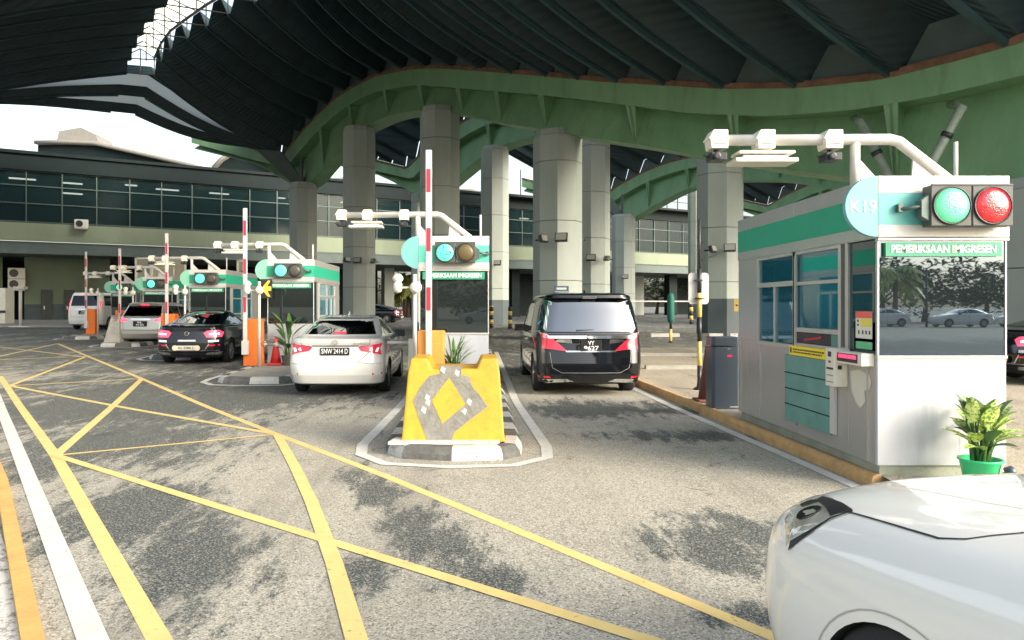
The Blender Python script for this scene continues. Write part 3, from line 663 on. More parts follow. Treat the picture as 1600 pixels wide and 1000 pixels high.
# green-lit outside seen through the hall: trees and a parked car
LEAF = [mat("leaf_mid", (.07, .13, .03), .6, var=.3, vscale=3), mat("leaf_light", (.14, .22, .05), .6, var=.3, vscale=3), mat("leaf_dark", (.03, .06, .02), .7, var=.3, vscale=3)]
PALM = [mat("palm_bright", (.35, .42, .08), .6, var=.3, vscale=3), mat("palm_pale", (.45, .48, .16), .6, var=.2, vscale=3)]
BARK = mat("bark", (.16, .12, .08), .9, var=.4, vscale=4, bump=.6)
def palm(x, y, h, label):
    g0 = gz(y); t = thing("palm_tree", label, "palm tree", (x, y, g0), 0, "palms beyond the hall")
    mb = MB(); mb.tube([(0, 0, 0), (.1, 0, h * .5), (0, .1, h)], [.28, .2, .16], 8); mb.build("trunk", BARK, t)
    mb = MB(); rng = random.Random(int(x * 10))
    for i in range(26):
        a = rng.uniform(0, 6.28); el = rng.uniform(-.3, 1.2); L_ = rng.uniform(2.2, 3.2); prev = None
        for j in range(9):
            q = j / 8; r_ = L_ * q * math.cos(el * (1 - q * .6)); z = h + L_ * (math.sin(el) * q - 1.1 * q * q)
            p = Vector((r_ * math.cos(a), r_ * math.sin(a), z))
            if prev is not None:
                s = Vector((-math.sin(a), math.cos(a), -.6)); s2 = Vector((math.sin(a), -math.cos(a), -.6)); l = .75 * math.sin(math.pi * min(q + .08, 1))
                for sd_ in (s, s2): mb.face([prev, p, p + sd_ * l * .9 + (p - prev) * .8, prev.lerp(p, .4) + sd_ * l + (p - prev) * .6], j % 2)
            prev = p
    mb.build("crown", PALM, t)
def tree(x, y, h, label, rad=(3, 3, 2.6), n=1500, group="trees beyond the hall", size=.34):
    g0 = gz(y); t = thing("broadleaf_tree", label, "tree", (x, y, g0), 0, group); rng = random.Random(int(x * 7 + y))
    mb = MB(); mb.tube([(0, 0, 0), (.15, 0, h * .3), (0, .1, h * .6)], [.32, .22, .12], 8)
    for i in range(5):
        a = i * 1.3; mb.tube([(0, 0, h * .35 + i * .2), (math.cos(a) * rad[0] * .5, math.sin(a) * rad[1] * .5, h * .7)], [.12, .04], 6)
    mb.build("trunk", BARK, t); mb = MB(); crown(mb, (0, 0, h * .72), rad, n, size, 3, rng); mb.build("crown", LEAF, t)
p = W(637, 450, 88); palm(p.x, p.y, 3.6, "yellow-green palm seen through the gap left of the middle booth"); p = W(631, 450, 93); palm(p.x, p.y, 4.6, "taller palm behind the yellow-green palm in the gap by the middle booth")
p = W(640, 450, 99); tree(p.x, p.y, 5.5, "bushy tree behind the palms in the gap by the middle booth", rad=(5, 3, 3)); p = W(1026, 450, 118); tree(p.x, p.y, 5, "green tree outside the bright opening right of the black van", rad=(6, 3, 2.4))

# ------------------------------------------------------------------ inspection booths
BW, BL, ZT = 1.16, 3.5, 2.82
def booth(X0, Y0, label, near=False, band=TEAL, base=.13):
    t = thing("inspection_booth", label, "booth", (X0, Y0, 0), 0, "inspection booths")
    g0 = gz(Y0) + base - .01
    mb = MB(); mb.box(.03, BW - .01, .03, BL - .02, g0 - .1, .21); mb.build("plinth", PLINTH, t, bevel=.006)
    # lower panels
    mb = MB(); mb.box(.0, BW, .0, .035, .21, 1.2); mb.build("front_panel", WHITEW, t, bevel=.004)
    mb = MB(); mb.box(.742, .746, -.0015, .01, .21, 1.175); mb.build("panel_joint", STEELD, t)
    for sx in (0, 1):
        mb = MB(); xa, xb = (.002, .04) if sx == 0 else (BW - .04, BW - .002)
        ys = [.037, .52, 1.67, 2.62, 3.17, BL]
        for y0, y1 in zip(ys, ys[1:]): mb.box(xa, xb, y0 + .004, y1 - .004, .21, 1.2)
        mb.box(xa, xb, 2.82, BL, 1.2, 2.262)
        mb.build("side_panel", STEEL, t, bevel=.003)
        # windows: openings framed in steel
        fr = MB(); x0f, x1f = (-.012, .045) if sx == 0 else (BW - .045, BW + .012)
        def bar(y0, y1, z0, z1): fr.box(x0f, x1f, y0, y1, z0, z1)
        for y in (.52, .66, 1.70, 2.78): bar(y, y + .05, 1.2, 2.262)
        bar(1.68, 1.76, 1.2, 2.262)
        bar(.57, .66, 1.2, 1.24); bar(.71, 1.68, 1.36, 1.41); bar(.71, 1.68, 1.88, 1.92); bar(1.76, 2.78, 1.88, 1.94); bar(1.76, 2.78, 1.155, 1.21)
        bar(2.27, 2.30, 1.21, 1.88); bar(.71, 2.78, 2.225, 2.262); bar(.71, 1.68, 1.2, 1.235)
        fr.build("window_frame", STEELD, t, bevel=.004)
        gx0, gx1 = (.015, .022) if sx == 0 else (BW - .022, BW - .015)
        mb = MB(); mb.box(gx0, gx1, .71, 2.80, 1.2, 2.25); mb.build("window", BOOTHSIDE, t)
        mb = MB(); mb.box(gx0, gx1, .037, .54, 1.2, 2.25); mb.build("corner_window", BOOTHDARK, t)
    mb = MB(); mb.box(.012, BW - .012, .006, .014, 1.2, 2.235); mb.build("front_window", BOOTHFRONT if near else BOOTHMIR2, t)
    mb = MB(); mb.box(-.006, BW + .006, -.012, .036, 1.175, 1.2); mb.box(-.004, .012, -.004, .03, 1.2, 2.262); mb.box(BW - .012, BW + .004, -.004, .03, 1.2, 2.262); mb.box(-.01, BW + .01, -.03, .03, 2.238, 2.262)
    mb.build("front_frame", STEELD if near else WHITE, t, bevel=.003)
    mb = MB(); mb.box(0, BW, BL - .02, BL + .01, .21, 2.262); mb.build("rear_wall", STEEL, t)
    # fascia
    mb = MB(); mb.box(-.01, BW + .01, -.03, .03, 2.27, 2.378); mb.box(-.01, BW + .01, -.03, .03, 2.662, ZT); mb.build("fascia", WHITE, t, bevel=.004)
    mb = MB(); mb.box(-.008, BW + .008, -.027, .03, 2.378, 2.662); mb.build("fascia_band", CYAN if near else band, t)
    for xa, xb in ((-.012, .03), (BW - .03, BW + .012)):
        mb = MB()
        for y0, y1 in ((.034, .55), (.55, 1.72), (1.72, 3.03), (3.03, BL + .012)):
            mb.box(xa, xb, y0 + .003, y1 - .003, 2.27, 2.378); mb.box(xa, xb, y0 + .003, y1 - .003, 2.662, ZT)
        mb.build("side_fascia", STEEL, t, bevel=.003)
    for xa, xb in ((-.010, .03), (BW - .03, BW + .010)): mb = MB(); mb.box(xa, xb, .034, BL + .008, 2.378, 2.662); mb.build("side_band", TEALD, t)
    mb = MB(); mb.box(0, BW, .03, BL, ZT - .06, ZT - .02); mb.box(0, BW, .04, BL, 2.262, 2.275); mb.build("roof", STEELD, t)
    # half disc sign plate on the left front corner
    mb = MB(); pts = [(-.012, 0, 2.545 + .275)] + [(-.012 - .295 * math.sin(R(a)), 0, 2.545 + .275 * math.cos(R(a))) for a in range(6, 175, 6)] + [(-.012, 0, 2.545 - .275)]
    mb.prism([(x, -.028, z) for x, y, z in pts], (0, .05, 0)); mb.build("number_disc", DISC if (near or band is not TEAL) else mat("green_disc", (.22, .5, .36), .4, var=.05), t, bevel=.003)
    mb = MB(); mb.box(.055, 1.095, -.034, -.03, 2.095, 2.222); mb.box(.055, 1.095, -.03, .006, 2.10, 2.215); sg = mb.build("name_sign", SIGNG, t)
    text("lettering", "PEMERIKSAAN IMIGRESEN", .098, mat("letter_white", (.85, .88, .82), .5, var=0), sg, (.575, -.036, 2.158), bold=.0018, width=.94)
    return t
bK19 = booth(3.64, 6.67, "large near steel and white booth with K19 disc and PEMERIKSAAN IMIGRESEN sign at right", near=True, base=.12)
text("booth_number", "K19", .15, mat("number_white", (.80, .88, .85), .5, var=0), bK19, (-.145, -.031, 2.54), bold=.001)
MIDTEAL = mat("mid_teal_band", (.10, .52, .36), .4, var=.06, vscale=2)
bK18 = booth(-.92, 12.4, "white fronted booth in the centre of the photo behind the yellow concrete block", band=MIDTEAL)
b17 = booth(-5.2, 18.6, "green banded booth left of the white sedan with an orange arrow board beside it")
b16 = booth(-9.2, 23.9, "green banded booth just behind the black sedan")
b15 = booth(-13.3, 29.7, "small green banded booth behind the silver people carrier")
b14 = booth(-17.2, 35.0, "farthest green banded booth beside the white van")
b20 = booth(9.4, 1.0, "spare")
for o in [b20] + list(b20.children_recursive): bpy.data.objects.remove(o)
# details of the near booth, left side
def side_item(name, y0, y1, z0, z1, th, m, bevel=.0, parent=bK19, off=0):
    mb = MB(); mb.box(-th - off, -off, y0, y1, z0, z1); return mb.build(name, m, parent, bevel=bevel)
door = side_item("shutter", .83, 1.93, .34, 1.09, .028, TEALPANEL, .004)
mb = MB()
for z in (.52, .70, .88): mb.box(-.031, -.028, .83, 1.93, z, z + .012)
mb.build("slat_line", DARKP, door)
side_item("shutter_post", .74, .83, .36, 1.0, .035, WHITE, .003)
ys_ = side_item("notice_strip", .90, 1.80, 1.095, 1.20, .033, mat("notice_yellow", (.85, .66, .03), .5, var=.04))
mb = MB()
for i, (z, m_) in enumerate(((1.165, 0), (1.135, 1))):
    y = 1.70
    rng = random.Random(i)
    while y > 1.0:
        l = rng.uniform(.02, .06); mb.box(-.0345, -.033, y - l, y, z - .011, z + .006); y -= l + .012
mb.box(-.0345, -.033, 1.73, 1.77, 1.12, 1.18)
mb.build("print_marks", BLACK, ys_)
cr = side_item("card_reader", .53, .72, .86, 1.235, .13, CREAM, .006)
mb = MB()
mb.box(-.134, -.129, .60, .66, 1.15, 1.20); mb.box(-.134, -.129, .61, .65, 1.09, 1.11); mb.box(-.134, -.129, .56, .69, 1.025, 1.045); mb.box(-.134, -.129, .56, .69, .965, .97); mb.box(-.134, -.129, .56, .69, .90, .905); mb.build("slots", BLACK, cr); mb = MB(); mb.box(-.10, -.06, .527, .53, 1.03, 1.07); mb.build("sensor_window", BLACK, cr)
mb = MB()
mb.box(-.125, -.002, .50, .525, 1.17, 1.235); mb.build("bracket", CREAM, cr)
led = side_item("led_display", .05, .525, 1.10, 1.215, .12, CREAM, .004)
mb = MB(); mb.box(-.123, -.12, .12, .50, 1.12, 1.20); mb.build("screen", BLACK, led)
mb = MB(); y = .47; rng = random.Random(3)
while y > .15:
    l = rng.uniform(.012, .03); mb.box(-.1245, -.123, y - l, y, 1.155, 1.19); y -= l + .008
mb.build("led_text", mat("led_red", (.5, .02, .05), .4, var=0, emit=(1, .05, .15), estr=.7), led)
ps = side_item("notice_poster", .11, .40, 1.345, 1.60, .004, mat("poster_white", (.72, .70, .62), .5, var=.03), off=-.012)
mb = MB(); mb.box(.006, .0075, .11, .40, 1.535, 1.60); mb.build("red_heading", mat("poster_red", (.75, .14, .10), .5, var=.05), ps)
mb = MB(); mb.box(.006, .0075, .12, .31, 1.455, 1.53); mb.build("yellow_field", mat("poster_yellow", (.78, .66, .10), .5, var=.05), ps)
mb = MB()
for y in (.15, .21, .27, .34): mb.box(.006, .0075, y - .012, y + .012, 1.385, 1.42)
mb.box(.006, .0075, .34, .37, 1.50, 1.52); mb.box(.006, .0075, .34, .37, 1.46, 1.48); mb.build("pictograms", BLACK, ps)
side_item("green_notice", .11, .40, 1.245, 1.315, .003, mat("notice_green", (.14, .52, .24), .5, var=.05), off=-.012)
side_item("counter_shade", .04, .44, 1.235, 1.50, .001, mat("grey_sheet", (.12, .15, .14), .5, var=.05), off=-.016)
mb = MB(); pts = [(.48, 1.02), (.33, 1.05), (.14, 1.02), (.10, .95), (.14, .88), (.22, .86), (.20, .76), (.29, .69), (.38, .73), (.45, .84)]
mb.prism([(-.001, y, z) for y, z in pts], (-.002, 0, 0)); mb.build("bare_patch", mat("primer_patch", (.62, .60, .50), .8, var=.05), bK19)
mb = MB(); mb.box(.001, -.004, .72, .86, 1.20, 1.355); mb.build("pass_hatch", mat("hatch_teal", (.07, .22, .21), .35, var=.1), bK19)
mb = MB(); mb.box(-.004, .0, .86, 1.66, 1.245, 1.35); h_ = mb.build("pass_hatch", BLACK, bK19)
mb = MB(); mb.prism([(-.006, 1.5, 1.26), (-.006, 1.1, 1.30), (-.006, 1.05, 1.33), (-.006, 1.45, 1.29)], (-.002, 0, 0)); mb.build("red_flap", REDP, h_)
side_item("corner_strip", 1.66, 1.70, .3, 2.2, .02, STEELD)
for y in (.15, 2.72, 3.40): mb = MB(); mb.box(-.012, .004, y, y + .02, .22, 1.17); mb.build("panel_strip", STEELD, bK19)
mb = MB(); mb.prism([(.15, 1.2, ZT), (.95, 1.2, ZT), (.85, 1.2, ZT + .10), (.5, 1.2, ZT + .16), (.3, 1.2, ZT + .05)], (0, 1.5, 0)); mb.build("roof_cover", STEEL, bK19)
# orange arrow board by booth 17
p = W(417.5, 451, 18.45); t = thing("arrow_board", "small orange left-pointing arrow board beside the booth behind the traffic cone", "arrow sign", p)
mb = MB(); mb.box(-.16, .12, 0, .03, -.24, .24); mb.build("board", BLACK, t)
mb = MB(); mb.prism([(-.15, -.006, 0), (.02, -.006, .20), (.08, -.006, .20), (.0, -.006, .06), (.10, -.006, .05), (.10, -.006, -.05), (.0, -.006, -.06), (.08, -.006, -.20), (.02, -.006, -.20)], (0, .004, 0)); mb.build("arrow", mat("arrow_orange", (.85, .42, .04), .5, emit=(1, .5, .05), estr=.15), t)

# traffic lights on the fascias
def traffic_light(X0, Y0, dx, label, left, right, s=.36, dots=False, bracket='L'):
    t = thing("traffic_light", label, "traffic light", (X0 + dx, Y0 - .03, 2.53), 0, "twin traffic lights on the booths")
    mb = MB(); mb.box(0, s - .004, -.16, -.03, -s / 2, s / 2); mb.box(s + .004, 2 * s, -.16, -.03, -s / 2, s / 2); mb.box(-.0, 2 * s, -.165, -.15, s / 2 - .01, s / 2 + .012)
    mb.build("housing", mat("signal_housing", (.06, .065, .06), .5, var=.1), t, bevel=.008)
    for i, m_ in enumerate((left, right)):
        c = s * (i + .5); T = Matrix.Translation((c, -.16, 0)) @ Matrix.Rotation(R(90), 4, 'X')
        mb = MB(); mb.lathe([(s * .47, 0), (s * .47, .014), (s * .435, .016), (s * .43, .006)], 32, T); mb.build("lens_ring", BLACK, t)
        mb = MB(); mb.lathe([(s * .42, .0), (s * .42, .012), (s * .3, .03), (s * .12, .038), (.002, .04)], 32, T); l = mb.build("lens", m_, t, smooth=True)
        if dots and i == 0:
            mb = MB(); rng = random.Random(5)
            for k in range(26):
                a = rng.uniform(0, 6.28); rr = s * .3 * math.sqrt(rng.random()); mb.lathe([(.010, 0), (.010, .006)], 8, Matrix.Translation((c + rr * math.cos(a), -.195, rr * math.sin(a))) @ Matrix.Rotation(R(90), 4, 'X'))
            mb.build("dead_diodes", mat("dark_diode", (.02, .12, .08), .5), l)
    sx = -1 if bracket == 'L' else 1; x0 = 0 if sx < 0 else 2 * s
    mb = MB(); mb.prism([(x0 - (.0 if sx < 0 else 0), -.14, .10), (x0, -.14, -.13), (x0 + sx * .07, -.14, -.09), (x0 + sx * .07, -.14, .05)], (0, .09, 0)); mb.tube([(x0 + sx * .06, -.12, 0), (x0 + sx * .22, -.02, -.02)], .018, 8); mb.box(x0 + sx * .20 - .02, x0 + sx * .20 + .02, -.05, .0, -.04, .03)
    mb.build("bracket", mat("bracket_dark", (.10, .13, .12), .4, .5), t)
    return t
for m_ in (GREENON, AQUAON, REDSIG, mat("green_signal_lens", (.10, .55, .25), .3, coat=.2, var=.10, vscale=60, emit=(.15, .9, .40), estr=.16)):
    n = m_.node_tree; v_ = n.nodes.new("ShaderNodeTexVoronoi"); v_.inputs["Scale"].default_value = 70; tc_ = n.nodes.new("ShaderNodeTexCoord"); n.links.new(tc_.outputs["Object"], v_.inputs[0])
    b_ = n.nodes.new("ShaderNodeBump"); b_.inputs["Strength"].default_value = .6; b_.inputs["Distance"].default_value = .006; n.links.new(v_.outputs[0], b_.inputs["Height"]); n.links.new(b_.outputs[0], n.nodes["Principled BSDF"].inputs["Normal"])
traffic_light(3.64, 6.67, .365, "large traffic light with green and bright red lenses on the near right booth", mat("green_signal_lens", (.10, .55, .25), .3, coat=.2, var=.10, vscale=60, emit=(.15, .9, .40), estr=.16), REDSIG)
traffic_light(-.92, 12.4, .27, "traffic light with speckled green lens on the centre booth", AQUAON, mat("amber_dull", (.10, .075, .03), .4, var=.1), s=.335, dots=True, bracket='R')
traffic_light(-5.2, 18.6, .21, "lit aqua traffic light on the booth left of the white sedan", AQUAON, LEDOFF, s=.34, bracket='R')
traffic_light(-9.2, 23.9, .22, "lit aqua traffic light on the booth behind the black sedan", AQUAON, LEDOFF, s=.36, bracket='R')
traffic_light(-13.3, 29.7, .22, "lit traffic light on the booth behind the silver people carrier", AQUAON, LEDOFF, s=.36, bracket='R')
traffic_light(-17.2, 35.0, .32, "green traffic light on the farthest booth", GREENON, LEDOFF, s=.34, bracket='R')

# camera gantries over the lanes
def gantry(X0, Y0, label, rod=True):
    t = thing("camera_gantry", label, "camera gantry", (X0, Y0 + .3, 0), 0, "white camera gantries on the booths")
    mb = MB(); z = 3.22; mb.tube([(-1.42, 0, z - .01), (.28, 0, z), (.36, 0, z - .02), (.85, 0, ZT)], .052, 14); mb.tube([(-.05, 0, ZT - .1), (-.05, 0, z)], .045, 14)
    mb.build("tube", CREAM if not rod else WHITE, t)
    mb = MB(); mb.prism([(.0, -.01, ZT), (.18, -.01, ZT), (.0, -.01, ZT + .2)], (0, .02, 0)); mb.build("gusset", WHITE, t); mb = MB(); mb.prism([(.48, -.01, ZT), (.72, -.01, ZT), (.50, -.01, ZT + .32)], (0, .02, 0)); mb.build("gusset", WHITE, t)
    for x, cam_ in ((-1.36, True), (-.92, False), (-.29, True)):
        mb = MB(); mb.prism([(x - .085, -.09, z + .01), (x - .05, -.09, z + .075), (x + .085, -.09, z + .075), (x + .085, -.09, z - .10), (x - .07, -.09, z - .10)], (0, .18, 0)); mb.box(x - .095, x + .095, -.095, .095, z - .015, z + .005); cl = mb.build("clamp_box", CREAM, t, bevel=.006)
        mb = MB(); mb.box(x - .05, x + .06, -.093, -.09, z + .03, z + .034); mb.box(x - .05, x + .06, -.093, -.09, z - .06, z - .055); mb.build("seam", BLACK, cl)
        if cam_:
            mb = MB(); mb.tube([(x, 0, z - .1), (x, 0, z - .16)], .025, 8); mb.box(x - .07, x + .07, -.10, .08, z - .21, z - .14); mb.lathe([(.03, 0), (.035, .04), (.02, .045)], 12, Matrix.Translation((x - .03, -.10, z - .18)) @ Matrix.Rotation(R(90), 4, 'X')); mb.tube([(x - .07, 0, z - .17), (x - .12, 0, z - .15)], .008, 6)
            mb.build("camera", BLACK, t, bevel=.01)
    mb = MB(); x = -.92; mb.box(x - .30, x + .28, -.14, .14, z - .235, z - .195); mb.box(x - .22, x + .20, -.10, .10, z - .195, z - .165); mb.box(x - .26, x + .26, -.12, .12, z - .155, z - .125); mb.box(x - .03, x + .03, -.03, .03, z - .165, z - .10)
    mb.build("light_panel", CREAM, t, bevel=.008)
    if rod:
        mb = MB(); mb.tube([(1.03, .2, ZT - .05), (1.03, .2, 3.24)], .02, 8); mb.build("rod", WHITE, t)
    return t
ga = gantry(3.64, 6.67, "large white pipe gantry with cameras atop the near right booth")
for (X0, Y0), lab in zip(BOOTHS[1:], ("cream camera gantry atop the centre booth", "cream camera gantry atop the booth just left of the white sedan", "camera gantry atop the booth behind the black sedan", "thin camera gantry atop the booth behind the silver people carrier", "farthest camera gantry over the lane of the white van")):
    dup(ga, (X0, Y0 + .3, 0), lab)

# barrier gates: cabinet and raised striped boom
def gate(X, Y, label, col=ORANGE, w_=.42, h=1.14, bx=0, top=4.0, group="orange barrier gates"):
    g0 = gz(Y) + .12; t = thing("barrier_gate", label, "barrier gate", (X, Y, g0), 0, group)
    mb = MB(); mb.box(-w_ / 2, w_ / 2, -.16, .18, 0, h); mb.build("cabinet", col, t, bevel=.02)
    mb = MB(); mb.box(-w_ / 2 + .03, w_ / 2 - .03, -.167, -.161, .08, h - .2); mb.box(-w_ / 2 - .004, w_ / 2 + .004, -.163, .183, h - .03, h - .015); mb.build("cabinet_door", col, t, bevel=.003)
    mb = MB(); mb.box(-w_ / 2 + .01, -w_ / 2 + .09, -.175, -.168, .5, .6); mb.build("label_plate", mat("plate_grey", (.15, .13, .12), .5), t)
    zt = top - g0; mb = MB(); mb.box(bx - .05, bx + .05, -.25, -.20, .32, zt); mb.build("boom", WHITE, t, bevel=.012)
    mb = MB(); mb.box(bx - .08, bx + .08, -.262, -.168, .28, .62); mb.build("boom_clamp", WHITE, t, bevel=.01)
    z = zt - .30
    i = 0
    while z - .35 > .9:
        mb = MB(); mb.box(bx - .032, bx + .032, -.256, -.25, z - .36, z); z -= .92; mb.build("red_band", REDP, t)
    return t
gate(-.68, 11.75, "orange barrier gate with tall raised boom directly behind the yellow concrete block", col=mat("orange_faded", (.80, .33, .06), .45, var=.08, vscale=3), bx=-.03, top=4.08)
gate(-5.37, 18.0, "bright orange barrier gate between the black and white sedans", bx=-.14, top=4.0)
gate(-9.6, 23.3, "barrier gate mostly hidden behind the black sedan's roof", top=3.92)
gate(-13.75, 28.9, "barrier gate behind the concrete stub by the silver people carrier", top=3.88)
gate(-17.05, 33.0, "farthest orange barrier gate in front of the white van", bx=-.16, top=4.05)

# round speed domes / white sensors on arms beside the booms
def dome(X, Y, label):
    g0 = gz(Y) + .12; t = thing("dome_camera", label, "security camera", (X, Y, g0), 0, "white dome cameras beside the booths")
    mb = MB(); mb.tube([(0, 0, 0), (0, 0, 2.05)], .035, 8); mb.build("post", WHITE, t)
    mb = MB(); mb.tube([(0, -.02, 1.83), (-.22, -.02, 1.83)], .018, 6); mb.build("arm", WHITE, t)
    mb = MB(); mb.lathe([(.02, 1.74), (.06, 1.76), (.075, 1.81), (.07, 1.9), (.05, 1.92), (.085, 1.95), (.09, 2.0), (.05, 2.05), (.01, 2.06)], 16, Matrix.Translation((-.28, -.02, 0))); mb.build("head", CREAM, t)
    mb = MB(); mb.lathe([(.01, -.03), (.09, -.02), (.10, .03), (.04, .06)], 16, Matrix.Translation((.02, -.04, 1.83)) @ Matrix.Rotation(R(90), 4, 'X')); mb.build("sensor_disc", CREAM, t)
dome(-.98, 12.2, "white dome camera on short arm left of the centre booth's window"); dome(-5.12, 17.6, "white post with round camera behind the bright orange gate")
dome(-9.0, 23.0, "white post with round camera right of the boom behind the black sedan"); dome(-13.2, 28.6, "white post with round camera beside the concrete stub"); dome(-16.6, 32.6, "white post and camera beside the farthest orange gate")
# low white rail behind the white sedan
t = thing("lane_rail", "short white horizontal lane bar right of the white sedan", "rail", (-1.25, 13.2, gz(13.2)), 0)
mb = MB(); mb.tube([(-.30, 0, .98), (.15, 0, .98)], .03, 8); mb.build("bar", WHITE, t); mb = MB(); mb.box(.08, .2, -.06, .06, 0, 1.05); mb.build("post", CREAM, t, bevel=.01)

# grey barrier cabinet by the near booth
p = G(1129, 636, .12); t = thing("barrier_cabinet", "dark slate grey barrier cabinet with small red badge left of the near booth", "barrier cabinet", (p.x, p.y, .11))
SLATE = mat("slate_paint", (.055, .075, .10), .35, .2, var=.08, vscale=2, dirt=.1)
mb = MB(); mb.prism([(-.17, -.18, 0), (.17, -.18, 0), (.205, -.13, 0), (.205, .16, 0), (-.205, .16, 0), (-.205, -.13, 0)], (0, 0, .93)); mb.build("body", SLATE, t, bevel=.006)
mb = MB(); mb.prism([(-.17, -.18, .945), (.17, -.18, .945), (.205, -.13, .945), (.205, .16, .945), (-.205, .16, .945), (-.205, -.13, .945)], (0, 0, .13)); mb.build("lid", SLATE, t, bevel=.01)
mb = MB(); mb.box(.01, .08, -.184, -.18, .78, .81); mb.build("badge", mat("badge_red", (.8, .02, .08), .4, var=0), t); mb = MB(); mb.box(.015, .055, -.184, -.18, .895, .905); mb.box(.05, .19, -.184, -.18, .03, .045); mb.build("keyline", STEELD, t)

# striped poles
def pole(px, py, h, label, ztop=None, r=.04, seg=.42, base=.12, first=0):
    p = G(px, py, base); t = thing("striped_pole", label, "pole", (p.x, p.y, gz(p.y) + base - .01), 0, "yellow and black poles")
    z = 0; i = first; A, B = MB(), MB()
    while z < h:
        (A if i % 2 else B).tube([(0, 0, z), (0, 0, min(z + seg, h) - .004)], r, 10); z += seg; i += 1
    A.build("yellow_section", YBLK, t); B.build("black_section", BLACK, t)
    mb = MB(); mb.lathe([(.12, 0), (.11, .02), (.05, .06), (.04, .14)], 12); mb.build("foot", BLACK, t)
    return t
t = pole(1093, 608, 2.2, "tall yellow and black pole with a white plate left of the near booth", seg=.44)
mb = MB()
mb.tube([(0, 0, 2.2), (0, 0, 3.1)], .022, 8)
for i in range(7): a = i * 2.1; z = 2.35 + i * .1; mb.tube([(0, 0, z), (.06 * math.cos(a), .06 * math.sin(a), z + .03)], .006, 5)
mb.tube([(.02, 0, 2.35), (.32, .02, 2.46)], .008, 5)
mb.build("thin_mast", BLACK, t)
mb = MB(); s = .185; zz = 1.84; hh = .285; pts = []
for cx_, cz_, a0 in ((s - .06, hh - .06, 0), (-s + .06, hh - .06, 90), (-s + .06, -hh + .06, 180), (s - .06, -hh + .06, 270)):
    for a in range(0, 91, 15): pts.append((cx_ + .06 * math.cos(R(a0 + a)), .055, zz + cz_ + .06 * math.sin(R(a0 + a))))
mb.prism(pts, (0, .006, 0)); mb.build("plate", WHITE, t)
mb = MB(); mb.box(-.09, .05, -.052, .052, 1.98, 2.0); mb.lathe([(.09, 0), (.09, .02)], 12, Matrix.Translation((0, 0, 1.65))); mb.build("clamp", BLACK, t)
t = pole(1048, 535, 1.5, "yellow pole wrapped in dark green sleeve right of the black van", seg=.5, r=.05, first=1)
mb = MB(); mb.lathe([(.10, .75), (.13, .85), (.13, 1.65), (.09, 1.8), (.02, 1.82)], 14); mb.build("green_sleeve", mat("sleeve_green", (.01, .12, .08), .7, var=.2), t)
pole(797, 513, 1.25, "short yellow and black bollard pole left of the black van", seg=.25, r=.12, base=.02); pole(768, 512, 1.3, "short striped bollard pole beside the slim pillar's foot", seg=.25, r=.12, base=.02)
pole(1080, 506, 1.4, "distant striped bollard pole left of the white plate's pole", seg=.3, r=.13, base=.02); pole(1128, 522, 1.3, "striped bollard pole behind the slate cabinet", seg=.3, r=.10, base=.02)
p = G(32, 511, .1); t = thing("white_post", "slim white post with flat cap before the green wall", "post", p)
mb = MB(); mb.tube([(0, 0, 0), (0, 0, 2.15)], .09, 10); mb.build("shaft", WHITE, t); mb = MB(); mb.box(-.3, .3, -.2, .2, 2.15, 2.3); mb.build("cap", WHITE, t); mb = MB(); mb.box(-.5, .7, -.3, .3, 0, .06); mb.build("base", WHITE, t)
t = thing("striped_boom", "long thin horizontal boom beyond the black van", "barrier boom", W(930, 471, 46), 0)
mb = MB(); mb.tube([(-1.5, 0, 0), (7.5, .5, .0)], .05, 6); mb.build("pole", STEELD, t); mb = MB(); mb.box(-1.7, -1.3, -.2, .2, -1.6, .2); mb.build("cabinet", BLACK, t)

# white kiosk at far left
p = W(4, 475, 50); t = thing("white_kiosk", "cream kiosk box cut by the photo's left edge", "kiosk", (p.x, p.y, gz(50) + .1))
mb = MB(); mb.box(-.9, .5, -.5, .5, 0, 2.4); mb.build("body", CREAM, t, bevel=.03); mb = MB(); mb.box(-.92, .52, -.52, -.5, .72, .90); mb.build("dark_strip", BLACK, t); mb = MB(); mb.lathe([(.09, 0), (.09, .03)], 14, Matrix.Translation((.02, -.5, 1.75)) @ Matrix.Rotation(R(90), 4, 'X')); mb.build("button", BLACK, t)
# beige hoarding frames behind the left booths
for (x0, x1, y0, y1, D, lab) in ((213, 236, 404, 436, 39, "narrow beige hoarding panel behind the left booths"), (238, 290, 403, 434, 38, "wide beige hoarding panel behind the left booths"), (372, 385, 408, 424, 36, "small beige panel left of the bright orange gate's boom")):
    a, c = W(x0, y1, D), W(x1, y0, D); t = thing("beige_hoarding", lab, "panel", (a.x, D, gz(D)), 0, "beige hoarding panels")
    mb = MB(); mb.box(0, c.x - a.x, 0, .08, a.z - gz(D), c.z - gz(D)); mb.build("panel", mat("beige_panel", (.36, .33, .24), .7, var=.12), t)
    mb = MB(); w_ = c.x - a.x; z0, z1 = a.z - gz(D), c.z - gz(D)
    mb.box(-.05, .05, -.06, 0, 0, z1 + .05); mb.box(w_ - .05, w_ + .05, -.06, 0, 0, z1 + .05); mb.box(0, w_, -.06, 0, z1 - .03, z1 + .06); mb.build("frame", CREAM, t)

